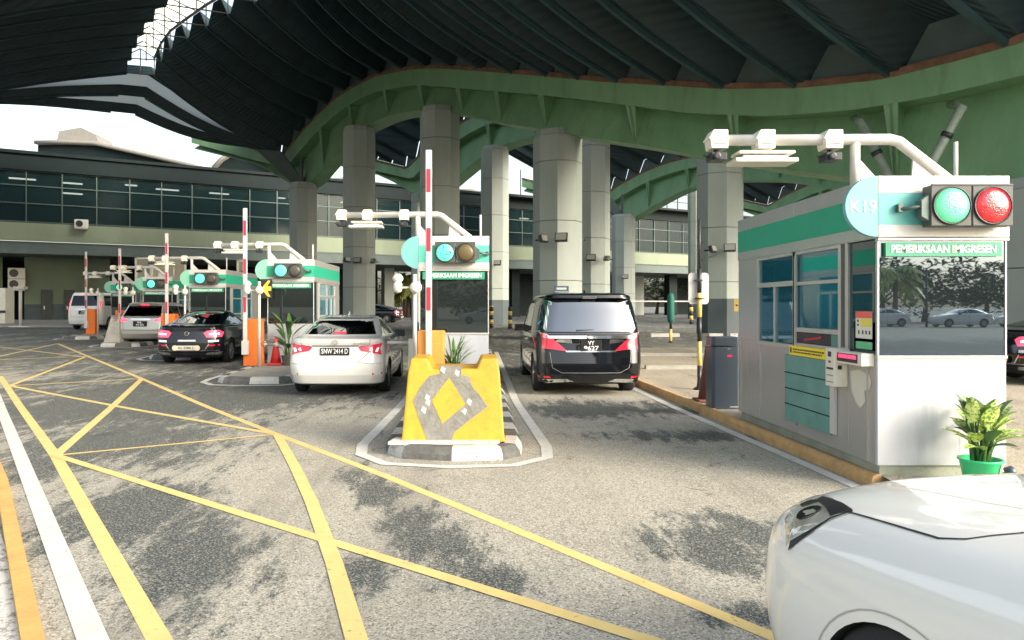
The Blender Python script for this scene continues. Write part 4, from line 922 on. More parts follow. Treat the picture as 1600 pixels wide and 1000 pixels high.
# ------------------------------------------------------------------ concrete blocks, cones, plants
def block(p, wb, wt, h, d, label, paint):
    t = thing("concrete_block", label, "concrete barrier", p); wb, wt = wb / 2, wt / 2
    mb = MB(); f = lambda x, y, z: (x, y, z)
    z0, zt = 0, h; nt_ = .13 * wt / .48; nd = .12
    outline = [(-wb, z0), (.42 * wb, -.035), (wb, .01), (wb * .965, .06), (wt * 1.04, h * .82), (wt, zt), (nt_ * 2.3, zt), (nt_ * 1.9, zt - nd), (-nt_ * 1.9, zt - nd), (-nt_ * 2.3, zt), (-wt, zt), (-wt * 1.06, h * .82)]
    yf = lambda z: .26 * (z / h)
    fr = [mb.b.verts.new((x, yf(z), z)) for x, z in outline]; bk = [mb.b.verts.new((x, d - .1 * (z / h), z)) for x, z in outline]
    mb.b.faces.new(fr); mb.b.faces.new(bk[::-1]); n = len(fr)
    for i in range(n): mb.b.faces.new([fr[(i + 1) % n], fr[i], bk[i], bk[(i + 1) % n]])
    mb.build("body", paint, t, bevel=.022)
    return t, yf
bp = G(709, 689, .15); t, yf = block((bp.x, bp.y, .13), 1.17, 1.0, .92, 1.1, "big yellow concrete block with grey diamond outline on the centre island", YEL)
def onface(poly, th, name, m, parent):
    mb = MB(); bmesh.ops.triangulate
    vs_ = [mb.b.verts.new((x, yf(z) - th, z)) for x, z in poly]; fc = mb.b.faces.new(vs_); r = bmesh.ops.extrude_face_region(mb.b, geom=[fc])
    bmesh.ops.translate(mb.b, verts=[v for v in r['geom'] if isinstance(v, bmesh.types.BMVert)], vec=(0, .006, 0)); return mb.build(name, m, parent, recalc=True)
def zp(px, py, S=3.846): return ((px / S + 600 - 709) / F * 8.35, (1.5 - (py / S + 480 - CY) / F * 8.35))
ring = [(332, 345), (462, 345), (462, 400), (505, 405), (530, 470), (575, 520), (620, 585), (500, 672), (425, 730), (402, 788), (262, 775), (240, 725), (205, 640), (172, 550), (215, 470), (270, 405), (332, 392)]
g_ = onface([zp(*q) for q in ring], .004, "worn_diamond", GREYC, t)
onface([zp(*q) for q in ((388, 415), (488, 570), (350, 682), (285, 550))], .008, "yellow_diamond", YEL, t)
for q in ((350, 372), (436, 390), (258, 535), (262, 562), (510, 560), (480, 612), (238, 606)):
    x, z = zp(*q); onface([(x - .03, z), (x - .01, z + .045), (x + .03, z + .02), (x + .015, z - .04)], .006, "paint_chip", KW, g_)
sp_ = G(709, 700, .13)
mb = MB(); mb.prism([(bp.x - .72, bp.y - .10, .125), (bp.x + .50, bp.y - .06, .125), (bp.x + .53, bp.y + .2, .125), (bp.x - .66, bp.y + .2, .125)], (0, 0, .035)); struct(mb.build("mortar_bed", KW))
p = Vector((-13.35, 27.2, gz(27.2) + .1)); block(p, .62, .34, .92, .8, "plain grey concrete stub left of the silver people carrier", mat("pale_concrete", (.42, .40, .34), .85, var=.15, vscale=4, bump=.4, dirt=.3))
def cone(p, label, faded=False, h=.66):
    t = thing("traffic_cone", label, "traffic cone", p, 0); m_ = mat("cone_dull", (.16, .06, .04), .8, var=.3) if faded else mat("cone_red", (.55, .04, .04), .5, var=.1)
    mb = MB(); mb.box(-.19, .19, -.19, .19, 0, .04); mb.build("base", m_, t, bevel=.015)
    mb = MB(); mb.lathe([(.14, .04), (.045, h * .85), (.03, h), (.005, h)], 20); mb.build("cone", m_, t)
    if not faded:
        mb = MB(); mb.lathe([(.108, h * .32), (.075, h * .58)], 20); mb.lathe([(.068, h * .68), (.052, h * .84)], 20); mb.build("white_collar", WHITE, t)
p = W(431, 563, 18.2); cone(Vector((p.x, p.y, gz(18.2) + .13)), "red traffic cone with white collars beside the booth left of the white sedan")
p = G(1106, 628, .12); cone(Vector((p.x + .02, p.y + .1, .12)), "faded brown cone tucked behind the slate barrier cabinet", True, .9)

DIEF = mat("variegated_leaf", (.30, .40, .08), .45, var=.0)
n = DIEF.node_tree; P_ = n.nodes["Principled BSDF"]; vo = n.nodes.new("ShaderNodeTexNoise"); vo.inputs["Scale"].default_value = 45; vo.inputs["Detail"].default_value = 4; tc = n.nodes.new("ShaderNodeTexCoord")
n.links.new(tc.outputs["Object"], vo.inputs[0]); rp = n.nodes.new("ShaderNodeValToRGB"); n.links.new(vo.outputs[0], rp.inputs[0])
rp.color_ramp.elements[0].position = .42; rp.color_ramp.elements[0].color = (.13, .28, .04, 1); rp.color_ramp.elements[1].position = .52; rp.color_ramp.elements[1].color = (.60, .70, .22, 1); n.links.new(rp.outputs[0], P_.inputs["Base Color"])
DARKLEAF = mat("dark_green_leaf", (.05, .12, .03), .45, var=.35, vscale=20)
def leaf(mb, base, az, el, L_, wd, droop, mi=0):
    d = Vector((math.cos(az), math.sin(az), 0)); s = Vector((-math.sin(az), math.cos(az), 0)); rows = []; p = Vector(base); e = el
    for j in range(9):
        q = j / 8; hw = wd * math.sin(math.pi * min(1, .04 + q * .96)) ** .75 * (1 - .25 * q)
        up = Vector((0, 0, 1)) * math.cos(e) - d * math.sin(e)
        rows.append([p - s * hw + up * hw * .35, p.copy(), p + s * hw + up * hw * .35])
        p = p + (d * math.cos(e) + Vector((0, 0, 1)) * math.sin(e)) * (L_ / 8); e -= droop / 8
    mb.grid(rows, mi, smooth=True)
def plant(p, label, pot=True, n=22, L_=(.16, .26), wd=.045, h=.22, rad=.16, mats=(DIEF, DARKLEAF), seed=1, dark=.2, el=(.3, 1.35), stems=True, potcol=(.03, .50, .20), scale=1):
    t = thing("potted_plant" , label, "potted plant", p); t.scale = (scale,) * 3; rng = random.Random(seed); zb = .20
    mb = MB(); mb.lathe([(.002, 0), (.10, 0), (.115, .02), (.15, .19), (.165, .20), (.165, .215), (.15, .215), (.145, .17), (.002, .165)], 28); mb.build("pot", mat("pot_green" if potcol[1] > .3 else "pot_grey", potcol, .4, var=.06), t)
    if pot == 2:
        mb = MB()
        for (a0, zz0, zz1) in ((-.95, .05, .2),):
            mb.face([(.126 * math.cos(R(-60)), .126 * math.sin(R(-60)), .06), (.125 * math.cos(R(-52)), .125 * math.sin(R(-52)), .05), (.157 * math.cos(R(-47)), .157 * math.sin(R(-47)), .19), (.157 * math.cos(R(-60)), .157 * math.sin(R(-60)), .19), (.142 * math.cos(R(-63)), .142 * math.sin(R(-63)), .12)])
        mb.build("peeled_patch", mat("peel", (.55, .60, .32), .6), t, solid=.004)
    lf, st = MB(), MB()
    for i in range(n):
        az = rng.uniform(0, 6.28); r0 = rng.uniform(0, .07); b0 = Vector((r0 * math.cos(az), r0 * math.sin(az), zb - .03)); tip = Vector((rad * rng.uniform(.2, 1) * math.cos(az), rad * rng.uniform(.2, 1) * math.sin(az), zb + h * rng.uniform(.25, 1)))
        st.tube([b0, b0.lerp(tip, .5) + Vector((0, 0, .03)), tip], [.010, .008, .005], 6)
        mi = 1 if rng.random() < dark else 0
        lo = (tip.z - zb) / h
        leaf(lf, tip, az + rng.uniform(-.5, .5), (el[0] + (el[1] - el[0]) * lo) * rng.uniform(.8, 1.1), rng.uniform(*L_), wd * rng.uniform(.75, 1.15), rng.uniform(.2, .9), mi)
    lf.build("foliage", list(mats), t, recalc=False); st.build("stems", mats[1], t)
    return t
p = W(1532, 741, 6.35); plant(Vector((p.x, 6.35, .115)), "leafy variegated plant in a bright green pot before the near booth", 2, 44, (.17, .26), .066, .33, .14, seed=4, scale=1.05, dark=.25, el=(.15, 1.45))
p = W(447, 560, 17.9); plant(Vector((p.x, 18.1, gz(18.1) + .13)), "dark broad-leaved potted plant beside the traffic cone", 1, 16, (.45, .6), .06, .62, .15, (DARKLEAF, DARKLEAF), 6, 1, (.2, 1.2), potcol=(.12, .12, .11), scale=1.1)
p = W(708, 560, 11.9); plant(Vector((p.x, 11.9, .13)), "spiky green plant beside the orange gate behind the yellow block", 1, 70, (.2, .34), .014, .5, .12, (mat("spider_leaf", (.13, .24, .05), .5, var=.3, vscale=20), DARKLEAF), 8, .4, (.1, 1.3), potcol=(.12, .12, .11), scale=1.15)
p = W(1578, 718, 6.6); t = thing("black_plug", "small dark blue plug lying right of the green pot", "plug", Vector((p.x, 6.6, .17)))
mb = MB(); mb.lathe([(.015, -.04), (.045, -.03), (.05, .02), (.03, .04)], 14, Matrix.Rotation(R(80), 4, 'Y')); mb.build("body", SLATE, t); mb = MB(); mb.tube([(-.03, 0, 0), (-.09, 0, .01)], .006, 6); mb.tube([(-.03, .02, .0), (-.09, .02, -.01)], .006, 6); mb.build("pins", CHROME, t)

# ------------------------------------------------------------------ cars
CW = mat("car_white", (.86, .84, .77), .22, coat=1, var=.0); CBK = mat("car_black", (.005, .006, .008), .06, spec=.6, coat=.2, var=0)
CNV = mat("car_midnight", (.005, .006, .010), .07, .0, spec=.6, coat=.2, var=0); CSV = mat("car_silver", (.50, .48, .43), .3, .5, coat=1, var=0)
SEAM = mat("shut_line", (.02, .02, .02), .9, var=0); WELL = mat("wheel_well", (.015, .015, .015), .9, var=0); TRIM = mat("grey_trim", (.10, .10, .10), .6, var=.1)
def lev(levels, n=46):
    zs = [l[0] for l in levels]; out = []
    for i in range(n + 1):
        z = zs[0] + (zs[-1] - zs[0]) * i / n
        out.append(z)
    out = sorted(set([round(z, 4) for z in out] + [round(z, 4) for z in zs])); res = []
    for z in out:
        for a, b in zip(levels, levels[1:]):
            if a[0] - 1e-6 <= z <= b[0] + 1e-6:
                t = (z - a[0]) / (b[0] - a[0]); res.append(tuple(a[j] + (b[j] - a[j]) * t for j in range(4))); break
    return res
def car_body(levels, rr, rf, bow, L_, mid_taper=.05, wheels=(), wr=.33, tread=.22, hw=.88, mat_=None, name="body", parent=None):
    LV = lev(levels); mb = MB(); rings = []
    for (z, yr, yf, w_) in LV:
        h = []
        r1 = min(rr, w_ * .7); r2 = min(rf, w_ * .7)
        for i in range(9): x = (w_ - r1) * i / 8; h.append((x, yr + bow * (x / w_) ** 2))
        yb = yr + bow * ((w_ - r1) / w_) ** 2
        for i in range(1, 9): a = R(90 * i / 8); h.append((w_ - r1 + r1 * math.sin(a), yb + r1 * 1.0 * (1 - math.cos(a))))
        ye = yf - bow * 1.6 * ((w_ - r2) / w_) ** 2
        y0, y1 = yb + r1, ye - r2
        for i in range(1, 40): h.append((w_, y0 + (y1 - y0) * i / 40))
        for i in range(0, 9): a = R(90 * i / 8); h.append((w_ - r2 + r2 * math.cos(a), ye - r2 + r2 * math.sin(a)))
        for i in range(7, -1, -1): x = (w_ - r2) * i / 8; h.append((x, yf - bow * 1.6 * (x / w_) ** 2))
        ring_ = []
        def tp(x, y): t_ = (y - L_ * .48) / (L_ * .52); return (x * (1 - mid_taper * abs(t_) ** 3), y, z)
        ring_ = [tp(x, y) for x, y in h] + [tp(-x, y) for x, y in h[-2:0:-1]]
        rings.append([mb.b.verts.new(p) for p in ring_])
    n_ = len(rings[0])
    for a, c in zip(rings, rings[1:]):
        for k in range(n_): mb.b.faces.new([a[k], a[(k + 1) % n_], c[(k + 1) % n_], c[k]]).smooth = True
    mb.b.faces.new(rings[0][::-1]); mb.b.faces.new(rings[-1])
    bmesh.ops.remove_doubles(mb.b, verts=mb.b.verts, dist=.0002)
    body = mb.build(name, [mat_, WELL], parent)
    if wheels:
        cb = MB()
        for y in wheels:
            for s in (-1, 1): cb.lathe([(wr + .055, 0), (wr + .055, tread + .12)], 32, Matrix.Translation((s * (hw + .1), y, wr)) @ Matrix.Rotation(R(-90 * s), 4, 'Y'), mi=1)
        cut = cb.build("cutter", [mat_, WELL], parent)
        for f in cut.data.polygons: f.material_index = 1; f.use_smooth = False
        md = body.modifiers.new("b", 'BOOLEAN'); md.object = cut; md.operation = 'DIFFERENCE'; md.solver = 'EXACT'
        dg = bpy.context.evaluated_depsgraph_get(); me = bpy.data.meshes.new_from_object(body.evaluated_get(dg)); body.modifiers.clear(); body.data = me
        bpy.data.objects.remove(cut)
    me = body.data
    try: me.set_sharp_from_angle(angle=R(40))
    except Exception: pass
    bm = bmesh.new(); bm.from_mesh(me); bv = BVHTree.FromBMesh(bm); bm.free()
    return body, bv
DIRS = {'rear': (lambda p: Vector((p[0], -8, p[1])), Vector((0, 1, 0))), 'front': (lambda p: Vector((p[0], 14, p[1])), Vector((0, -1, 0))),
        'left': (lambda p: Vector((-8, p[0], p[1])), Vector((1, 0, 0))), 'right': (lambda p: Vector((8, p[0], p[1])), Vector((-1, 0, 0))), 'top': (lambda p: Vector((p[0], p[1], 8)), Vector((0, 0, -1)))}
def panel(name, poly, axis, bv, m, parent, off=.006, step=.09, skirt=.02, thick=0):
    mk, d = DIRS[axis]; b_ = bmesh.new(); vs_ = [b_.verts.new((p[0], p[1], 0)) for p in poly]; b_.faces.new(vs_)
    for ax in (0, 1):
        lo, hi = min(p[ax] for p in poly), max(p[ax] for p in poly); k = max(1, int((hi - lo) / step))
        for i in range(1, k):
            c = lo + (hi - lo) * i / k; co = (c, 0, 0) if ax == 0 else (0, c, 0); no = (1, 0, 0) if ax == 0 else (0, 1, 0)
            bmesh.ops.bisect_plane(b_, geom=b_.verts[:] + b_.edges[:] + b_.faces[:], plane_co=co, plane_no=no)
    bmesh.ops.triangulate(b_, faces=[f for f in b_.faces if len(f.verts) > 4])
    for v in b_.verts:
        o = mk((v.co.x, v.co.y)); hit = bv.ray_cast(o, d)
        if hit[0] is None: hit = bv.find_nearest(o + d * 8)
        nn = hit[1] if hit[1].dot(d) < 0 else -hit[1]
        v.co = hit[0] + nn * off
    be = [e for e in b_.edges if e.is_boundary]; r_ = bmesh.ops.extrude_edge_only(b_, edges=be)
    for v in [x for x in r_['geom'] if isinstance(x, bmesh.types.BMVert)]: v.co += d * (off + skirt)
    for f in b_.faces: f.smooth = True
    bmesh.ops.recalc_face_normals(b_, faces=b_.faces)
    me = bpy.data.meshes.new(name); b_.to_mesh(me); b_.free(); me.materials.append(m)
    try: me.set_sharp_from_angle(angle=R(50))
    except Exception: pass
    o = bpy.data.objects.new(name, me); COL.objects.link(o); o.parent = parent; return o
def seam(name, pts, axis, bv, m, parent, w_=.010, off=.002):
    mk, d = DIRS[axis]; D_ = []
    for a, c in zip(pts, pts[1:]):
        k = max(1, int(math.hypot(c[0] - a[0], c[1] - a[1]) / .05)); D_ += [(a[0] + (c[0] - a[0]) * i / k, a[1] + (c[1] - a[1]) * i / k) for i in range(k)]
    D_.append(pts[-1]); mb = MB(); rows = []
    for i, p in enumerate(D_):
        a, c = D_[max(i - 1, 0)], D_[min(i + 1, len(D_) - 1)]; t_ = Vector((c[0] - a[0], c[1] - a[1])).normalized(); n_ = Vector((-t_.y, t_.x)) * w_ / 2; row = []
        for s in (-1, 1):
            o = mk((p[0] + n_.x * s, p[1] + n_.y * s)); hit = bv.ray_cast(o, d)
            if hit[0] is None: hit = bv.find_nearest(o + d * 8)
            nn = hit[1] if hit[1].dot(d) < 0 else -hit[1]
            row.append(hit[0] + nn * off)
        rows.append(row)
    mb.grid(rows, smooth=True); return mb.build(name, m, parent)
def wheel(t, x, y, r, side, spokes=10, width=.2, rimm=ALLOY):
    T = Matrix.Translation((x, y, r)) @ Matrix.Rotation(R(90 * side), 4, 'Y')
    mb = MB(); mb.lathe([(r * .55, -width * .9), (r * .9, -width), (r, -width * .8), (r, -.03), (r * .93, 0), (r * .66, .0), (r * .64, -.03)], 36, T); wh = mb.build("wheel", RUBBER, t)
    mb = MB(); mb.lathe([(r * .66, -.04), (r * .66, -.005), (r * .61, -.005), (r * .6, -.05)], 36, T); mb.lathe([(.06, -.03), (.055, .0), (.01, .005)], 16, T)
    for k in range(spokes):
        a = 2 * math.pi * k / spokes; ca, sa = math.cos(a), math.sin(a)
        P = [T @ Vector(q) for q in ((.03 * ca - .018 * sa, .03 * sa + .018 * ca, -.01), (.03 * ca + .018 * sa, .03 * sa - .018 * ca, -.01), (r * .62 * ca + .022 * sa, r * .62 * sa - .022 * ca, -.02), (r * .62 * ca - .022 * sa, r * .62 * sa + .022 * ca, -.02))]
        mb.prism(P, T.to_3x3() @ Vector((0, 0, -.02)))
    mb.build("rim", rimm, wh)
def mirrors(t, x, y, z, paint):
    for s in (-1, 1):
        mb = MB(); mb.tube([(s * (x - .08), y, z - .05), (s * (x + .04), y, z - .02)], .025, 6)
        mb.box(min(s * (x), s * (x + .21)), max(s * x, s * (x + .21)), y - .04, y + .07, z - .06, z + .09); o = mb.build("wing_mirror", paint, t, bevel=.02)
def sym(f):
    for s in (1, -1): f(s)
def mx(poly, s): return [(p[0] * s, p[1]) for p in (poly if s > 0 else poly[::-1])]
def plate(t, z, w_, h_, y, txts, bg_, fg, bv, sizes, round_=False):
    o = DIRS['rear'][0]((0, z)); hit = bv.ray_cast(o, Vector((0, 1, 0))); y = hit[0].y
    mb = MB(); mb.box(-w_ / 2, w_ / 2, y - .035, y + .02, z - h_ / 2, z + h_ / 2); pl = mb.build("number_plate", bg_, t, bevel=.004)
    for (s_, dz, sz, wd) in txts: text("plate_lettering", s_, sz, fg, pl, (0, y - .037, z + dz), bold=.0012, width=wd)
    return pl
BLKPL = mat("plate_black", (.01, .01, .01), .4, var=0); WHT = mat("plate_white", (.85, .85, .82), .4, var=0)

# --- white sedan
def sedan_white():
    t = thing("parked_car", "white sedan with plate SNW 2414 D stopped left of the centre booth", "car", (-2.49, 13.15, gz(13.2)), R(.5))
    LV = [(.19, .30, 4.30, .78), (.24, .10, 4.5, .84), (.40, .02, 4.6, .875), (.52, .0, 4.62, .888), (.62, .0, 4.60, .888), (.74, .05, 4.52, .885), (.80, .06, 4.4, .88), (.92, .09, 4.1, .868), (.98, .06, 3.8, .855), (1.035, .05, 3.5, .835), (1.055, .12, 3.4, .80), (1.07, .42, 3.28, .765), (1.10, .50, 3.2, .75),
          (1.20, .74, 2.98, .70), (1.30, .98, 2.74, .645), (1.38, 1.22, 2.5, .595), (1.42, 1.42, 2.32, .555), (1.445, 1.65, 2.15, .48), (1.455, 1.85, 2.0, .30)]
    body, bv = car_body(LV, .32, .45, .10, 4.62, wheels=(.98, 3.68), wr=.315, mat_=CW, parent=t)
    g_ = panel("rear_window", [(-.66, 1.105), (.66, 1.105), (.50, 1.40), (-.50, 1.40)], 'rear', bv, CARGLASS, t)
    for side in ('left', 'right'):
        panel("side_window", [(1.30, 1.10), (2.12, 1.08), (2.12, 1.375), (1.66, 1.365)], side, bv, CARGLASS, t)
        panel("side_window", [(2.17, 1.08), (3.02, 1.06), (2.58, 1.34), (2.17, 1.375)], side, bv, CARGLASS, t)
        panel("quarter_window", [(.98, 1.12), (1.26, 1.11), (1.60, 1.355)], side, bv, CARGLASS, t)
        seam("door_seam", [(2.14, .30), (2.14, 1.07)], side, bv, SEAM, t); seam("door_seam", [(1.38, .62), (1.25, .80), (1.25, 1.08)], side, bv, SEAM, t); seam("sill_line", [(1.4, .34), (3.2, .34)], side, bv, SEAM, t)
        seam("crease", [(.4, .90), (3.6, .86)], side, bv, TRIM, t, .006)
        for y in (1.5, 2.4): panel("door_handle", [(y, .93), (y + .17, .93), (y + .17, .96), (y, .96)], side, bv, CHROME, t, off=.03)
    def lamp(s):
        o = panel("tail_lamp", mx([(.41, .885), (.46, .825), (.62, .80), (.80, .755), (.868, .775), (.868, .955), (.80, .965), (.60, .93), (.46, .925)], s), 'rear', bv, REDL, t, off=.012)
        panel("lit_element", mx([(.60, .825), (.74, .805), (.76, .88), (.62, .885)], s), 'rear', bv, mat("brake_glow", (.8, .25, .25), .3, var=0, emit=(1, .35, .35), estr=1.0), o, off=.016)
        panel("lamp_garnish", mx([(.41, .895), (.62, .94), (.60, .925), (.43, .885)], s), 'rear', bv, BLACK, o, off=.015)
        panel("bumper_reflector", mx([(.66, .40), (.82, .41), (.82, .44), (.66, .435)], s), 'rear', bv, REDL, t, off=.008)
    sym(lamp)
    panel("trim_strip", [(-.42, .905), (.42, .905), (.42, .93), (-.42, .93)], 'rear', bv, BLACK, t, off=.012)
    panel("lower_valance", [(-.72, .20), (.72, .20), (.74, .25), (-.74, .25)], 'rear', bv, TRIM, t)
    seam("boot_seam", [(-.62, 1.03), (-.60, .80), (-.42, .635), (.42, .635), (.60, .80), (.62, 1.03)], 'rear', bv, TRIM, t, .008); seam("bumper_seam", [(-.85, .60), (-.6, .60), (-.42, .63)], 'rear', bv, TRIM, t, .006)
    seam("bumper_seam", [(.85, .60), (.6, .60), (.42, .63)], 'rear', bv, TRIM, t, .006)
    br = panel("brake_lamp", [(-.13, 1.115), (.13, 1.115), (.10, 1.145), (-.10, 1.145)], 'rear', bv, REDON, t, off=.012)
    pl = plate(t, .822, .52, .135, 0, [("SNW 2414 D", 0, .125, .47)], BLKPL, WHT, bv, 0)
    mb = MB()
    for rx, rz in ((.055, .036), (.024, .034)):
        P = [Vector((rx * math.cos(a * math.pi / 12), -.0, .985 + rz * math.sin(a * math.pi / 12))) for a in range(25)]; mb.tube([p + Vector((0, .045, 0)) for p in P], .0055, 5, cap=False)
    mb.build("badge", CHROME, t)
    mb = MB(); rng = random.Random(2); x = .34
    while x < .60: mb.box(x, x + .016, .052, .06, .955, .978); x += .028
    mb.build("script_badge", CHROME, t)
    for x, s in ((-.885, -1), (.885, 1)):
        for y in (.98, 3.68): wheel(t, x * .985, y, .315, s, 10)
    mirrors(t, .80, 2.86, 1.04, BLACK)
    mb = MB(); mb.prism([(-.02, 1.62, 1.45), (.02, 1.62, 1.45), (.0, 1.7, 1.53)], (0, .12, -.02)); mb.build("roof_fin", CW, t)
    return t
ws = sedan_white()

# --- black MPV
def mpv():
    t = thing("parked_car", "tall black people carrier with chrome bars and red lamps driving right of the centre island", "car", (2.10, 13.25, gz(13.3)), R(.6))
    LV = [(.20, .30, 4.6, .82), (.25, .08, 4.7, .88), (.40, .02, 4.88, .915), (.60, .0, 4.90, .925), (.80, .03, 4.86, .928), (.95, .06, 4.75, .925), (1.08, .06, 4.4, .918), (1.15, .09, 4.1, .905), (1.30, .14, 3.8, .885), (1.50, .21, 3.45, .855), (1.66, .27, 3.15, .825), (1.76, .30, 2.95, .79), (1.78, .17, 2.92, .78), (1.83, .18, 2.8, .745), (1.865, .30, 2.6, .66), (1.88, .6, 2.3, .45)]
    body, bv = car_body(LV, .26, .4, .09, 4.9, .03, wheels=(1.02, 3.95), wr=.35, hw=.92, mat_=CBK, parent=t)
    panel("rear_window", [(-.74, 1.165), (.74, 1.165), (.80, 1.22), (.69, 1.74), (-.69, 1.74), (-.80, 1.22)], 'rear', bv, glassy("tailgate_glass", (.25, .26, .27), 1.0, .012), t)
    for side in ('left', 'right'):
        panel("side_window", [(.42, 1.22), (1.45, 1.16), (1.45, 1.70), (.55, 1.71)], side, bv, CARGLASS, t)
        panel("side_window", [(1.52, 1.15), (2.65, 1.12), (2.65, 1.68), (1.52, 1.70)], side, bv, CARGLASS, t)
        panel("side_window", [(2.72, 1.11), (3.62, 1.09), (3.15, 1.60), (2.72, 1.67)], side, bv, CARGLASS, t)
        seam("chrome_belt", [(.25, 1.17), (3.7, 1.06)], side, bv, CHROME, t, .03, .012); seam("door_seam", [(1.48, .35), (1.48, 1.14)], side, bv, SEAM, t); seam("door_seam", [(2.68, .32), (2.68, 1.1)], side, bv, SEAM, t)
        seam("sill_chrome", [(1.5, .33), (3.5, .33)], side, bv, CHROME, t, .025, .012)
        for y in (2.35, 2.75): panel("door_handle", [(y, .93), (y + .2, .93), (y + .2, .965), (y, .965)], side, bv, CHROME, t, off=.03)
    def lamp(s):
        o = panel("tail_lamp", mx([(.40, .815), (.62, .845), (.915, .875), (.915, 1.14), (.86, 1.16), (.72, 1.11), (.60, 1.0)], s), 'rear', bv, REDL, t, off=.014)
        panel("clear_band", mx([(.66, 1.045), (.915, 1.055), (.915, 1.14), (.86, 1.16), (.73, 1.115)], s), 'rear', bv, PINK, o, off=.018)
        panel("bumper_reflector", mx([(.68, .335), (.88, .345), (.88, .375), (.70, .37)], s), 'rear', bv, REDL, t, off=.01)
        panel("chrome_insert", mx([(.32, .955), (.62, .985), (.56, 1.03), (.33, 1.03)], s), 'rear', bv, CHROME, t, off=.010)
        seam("chrome_edge", mx([(.86, 1.16), (.90, 1.25), (.82, 1.36)], s), 'rear', bv, CHROME, t, .022, .012)
    sym(lamp)
    panel("chrome_bar", [(-.72, 1.045), (.72, 1.045), (.74, 1.09), (-.74, 1.09)], 'rear', bv, CHROME, t, off=.022)
    panel("chrome_bar", [(-.42, .80), (.42, .80), (.44, .825), (-.44, .825)], 'rear', bv, CHROME, t, off=.018)
    panel("spoiler_strip", [(-.12, 1.775), (.12, 1.775), (.12, 1.80), (-.12, 1.80)], 'rear', bv, mat("spoiler_lamp", (.7, .7, .68), .3, var=0), t, off=.01)
    seam("hatch_seam", [(-.70, .80), (-.66, .52), (-.5, .43), (.5, .43), (.66, .52), (.70, .80)], 'rear', bv, mat("hatch_gap", (.25, .25, .24), .4), t, .008); seam("glass_seam", [(-.8, 1.13), (.8, 1.13)], 'rear', bv, TRIM, t, .01)
    panel("lower_bar", [(-.78, .245), (-.30, .27), (-.42, .32), (-.82, .31)], 'rear', bv, CHROME, t, off=.008); panel("lower_bar", [(.30, .27), (.78, .245), (.82, .31), (.42, .32)], 'rear', bv, CHROME, t, off=.008)
    plate(t, .915, .36, .20, 0, [("VY", .05, .10, .11), ("9627", -.045, .11, .25)], BLKPL, WHT, bv, 0)
    mb = MB(); mb.tube([Vector((.07 * math.cos(a * math.pi / 12), -.0, 1.075 + .03 * math.sin(a * math.pi / 12))) for a in range(25)], .007, 5, cap=False); mb.build("badge", CHROME, t)
    mb = MB(); mb.tube([(-.25, .1, 1.19), (.05, .11, 1.20)], .012, 6); mb.build("rear_wiper", BLACK, t)
    for x, s in ((-.925, -1), (.925, 1)):
        for y in (1.02, 3.95): wheel(t, x * .985, y, .35, s, 12, .22)
    mirrors(t, .89, 3.45, 1.14, CBK)
    t.scale = (1.05, 1, 1)
    mb = MB(); mb.prism([(-.02, .75, 1.87), (.02, .75, 1.87), (.0, .83, 1.955)], (0, .1, -.02)); mb.build("roof_fin", CBK, t)
mpv()

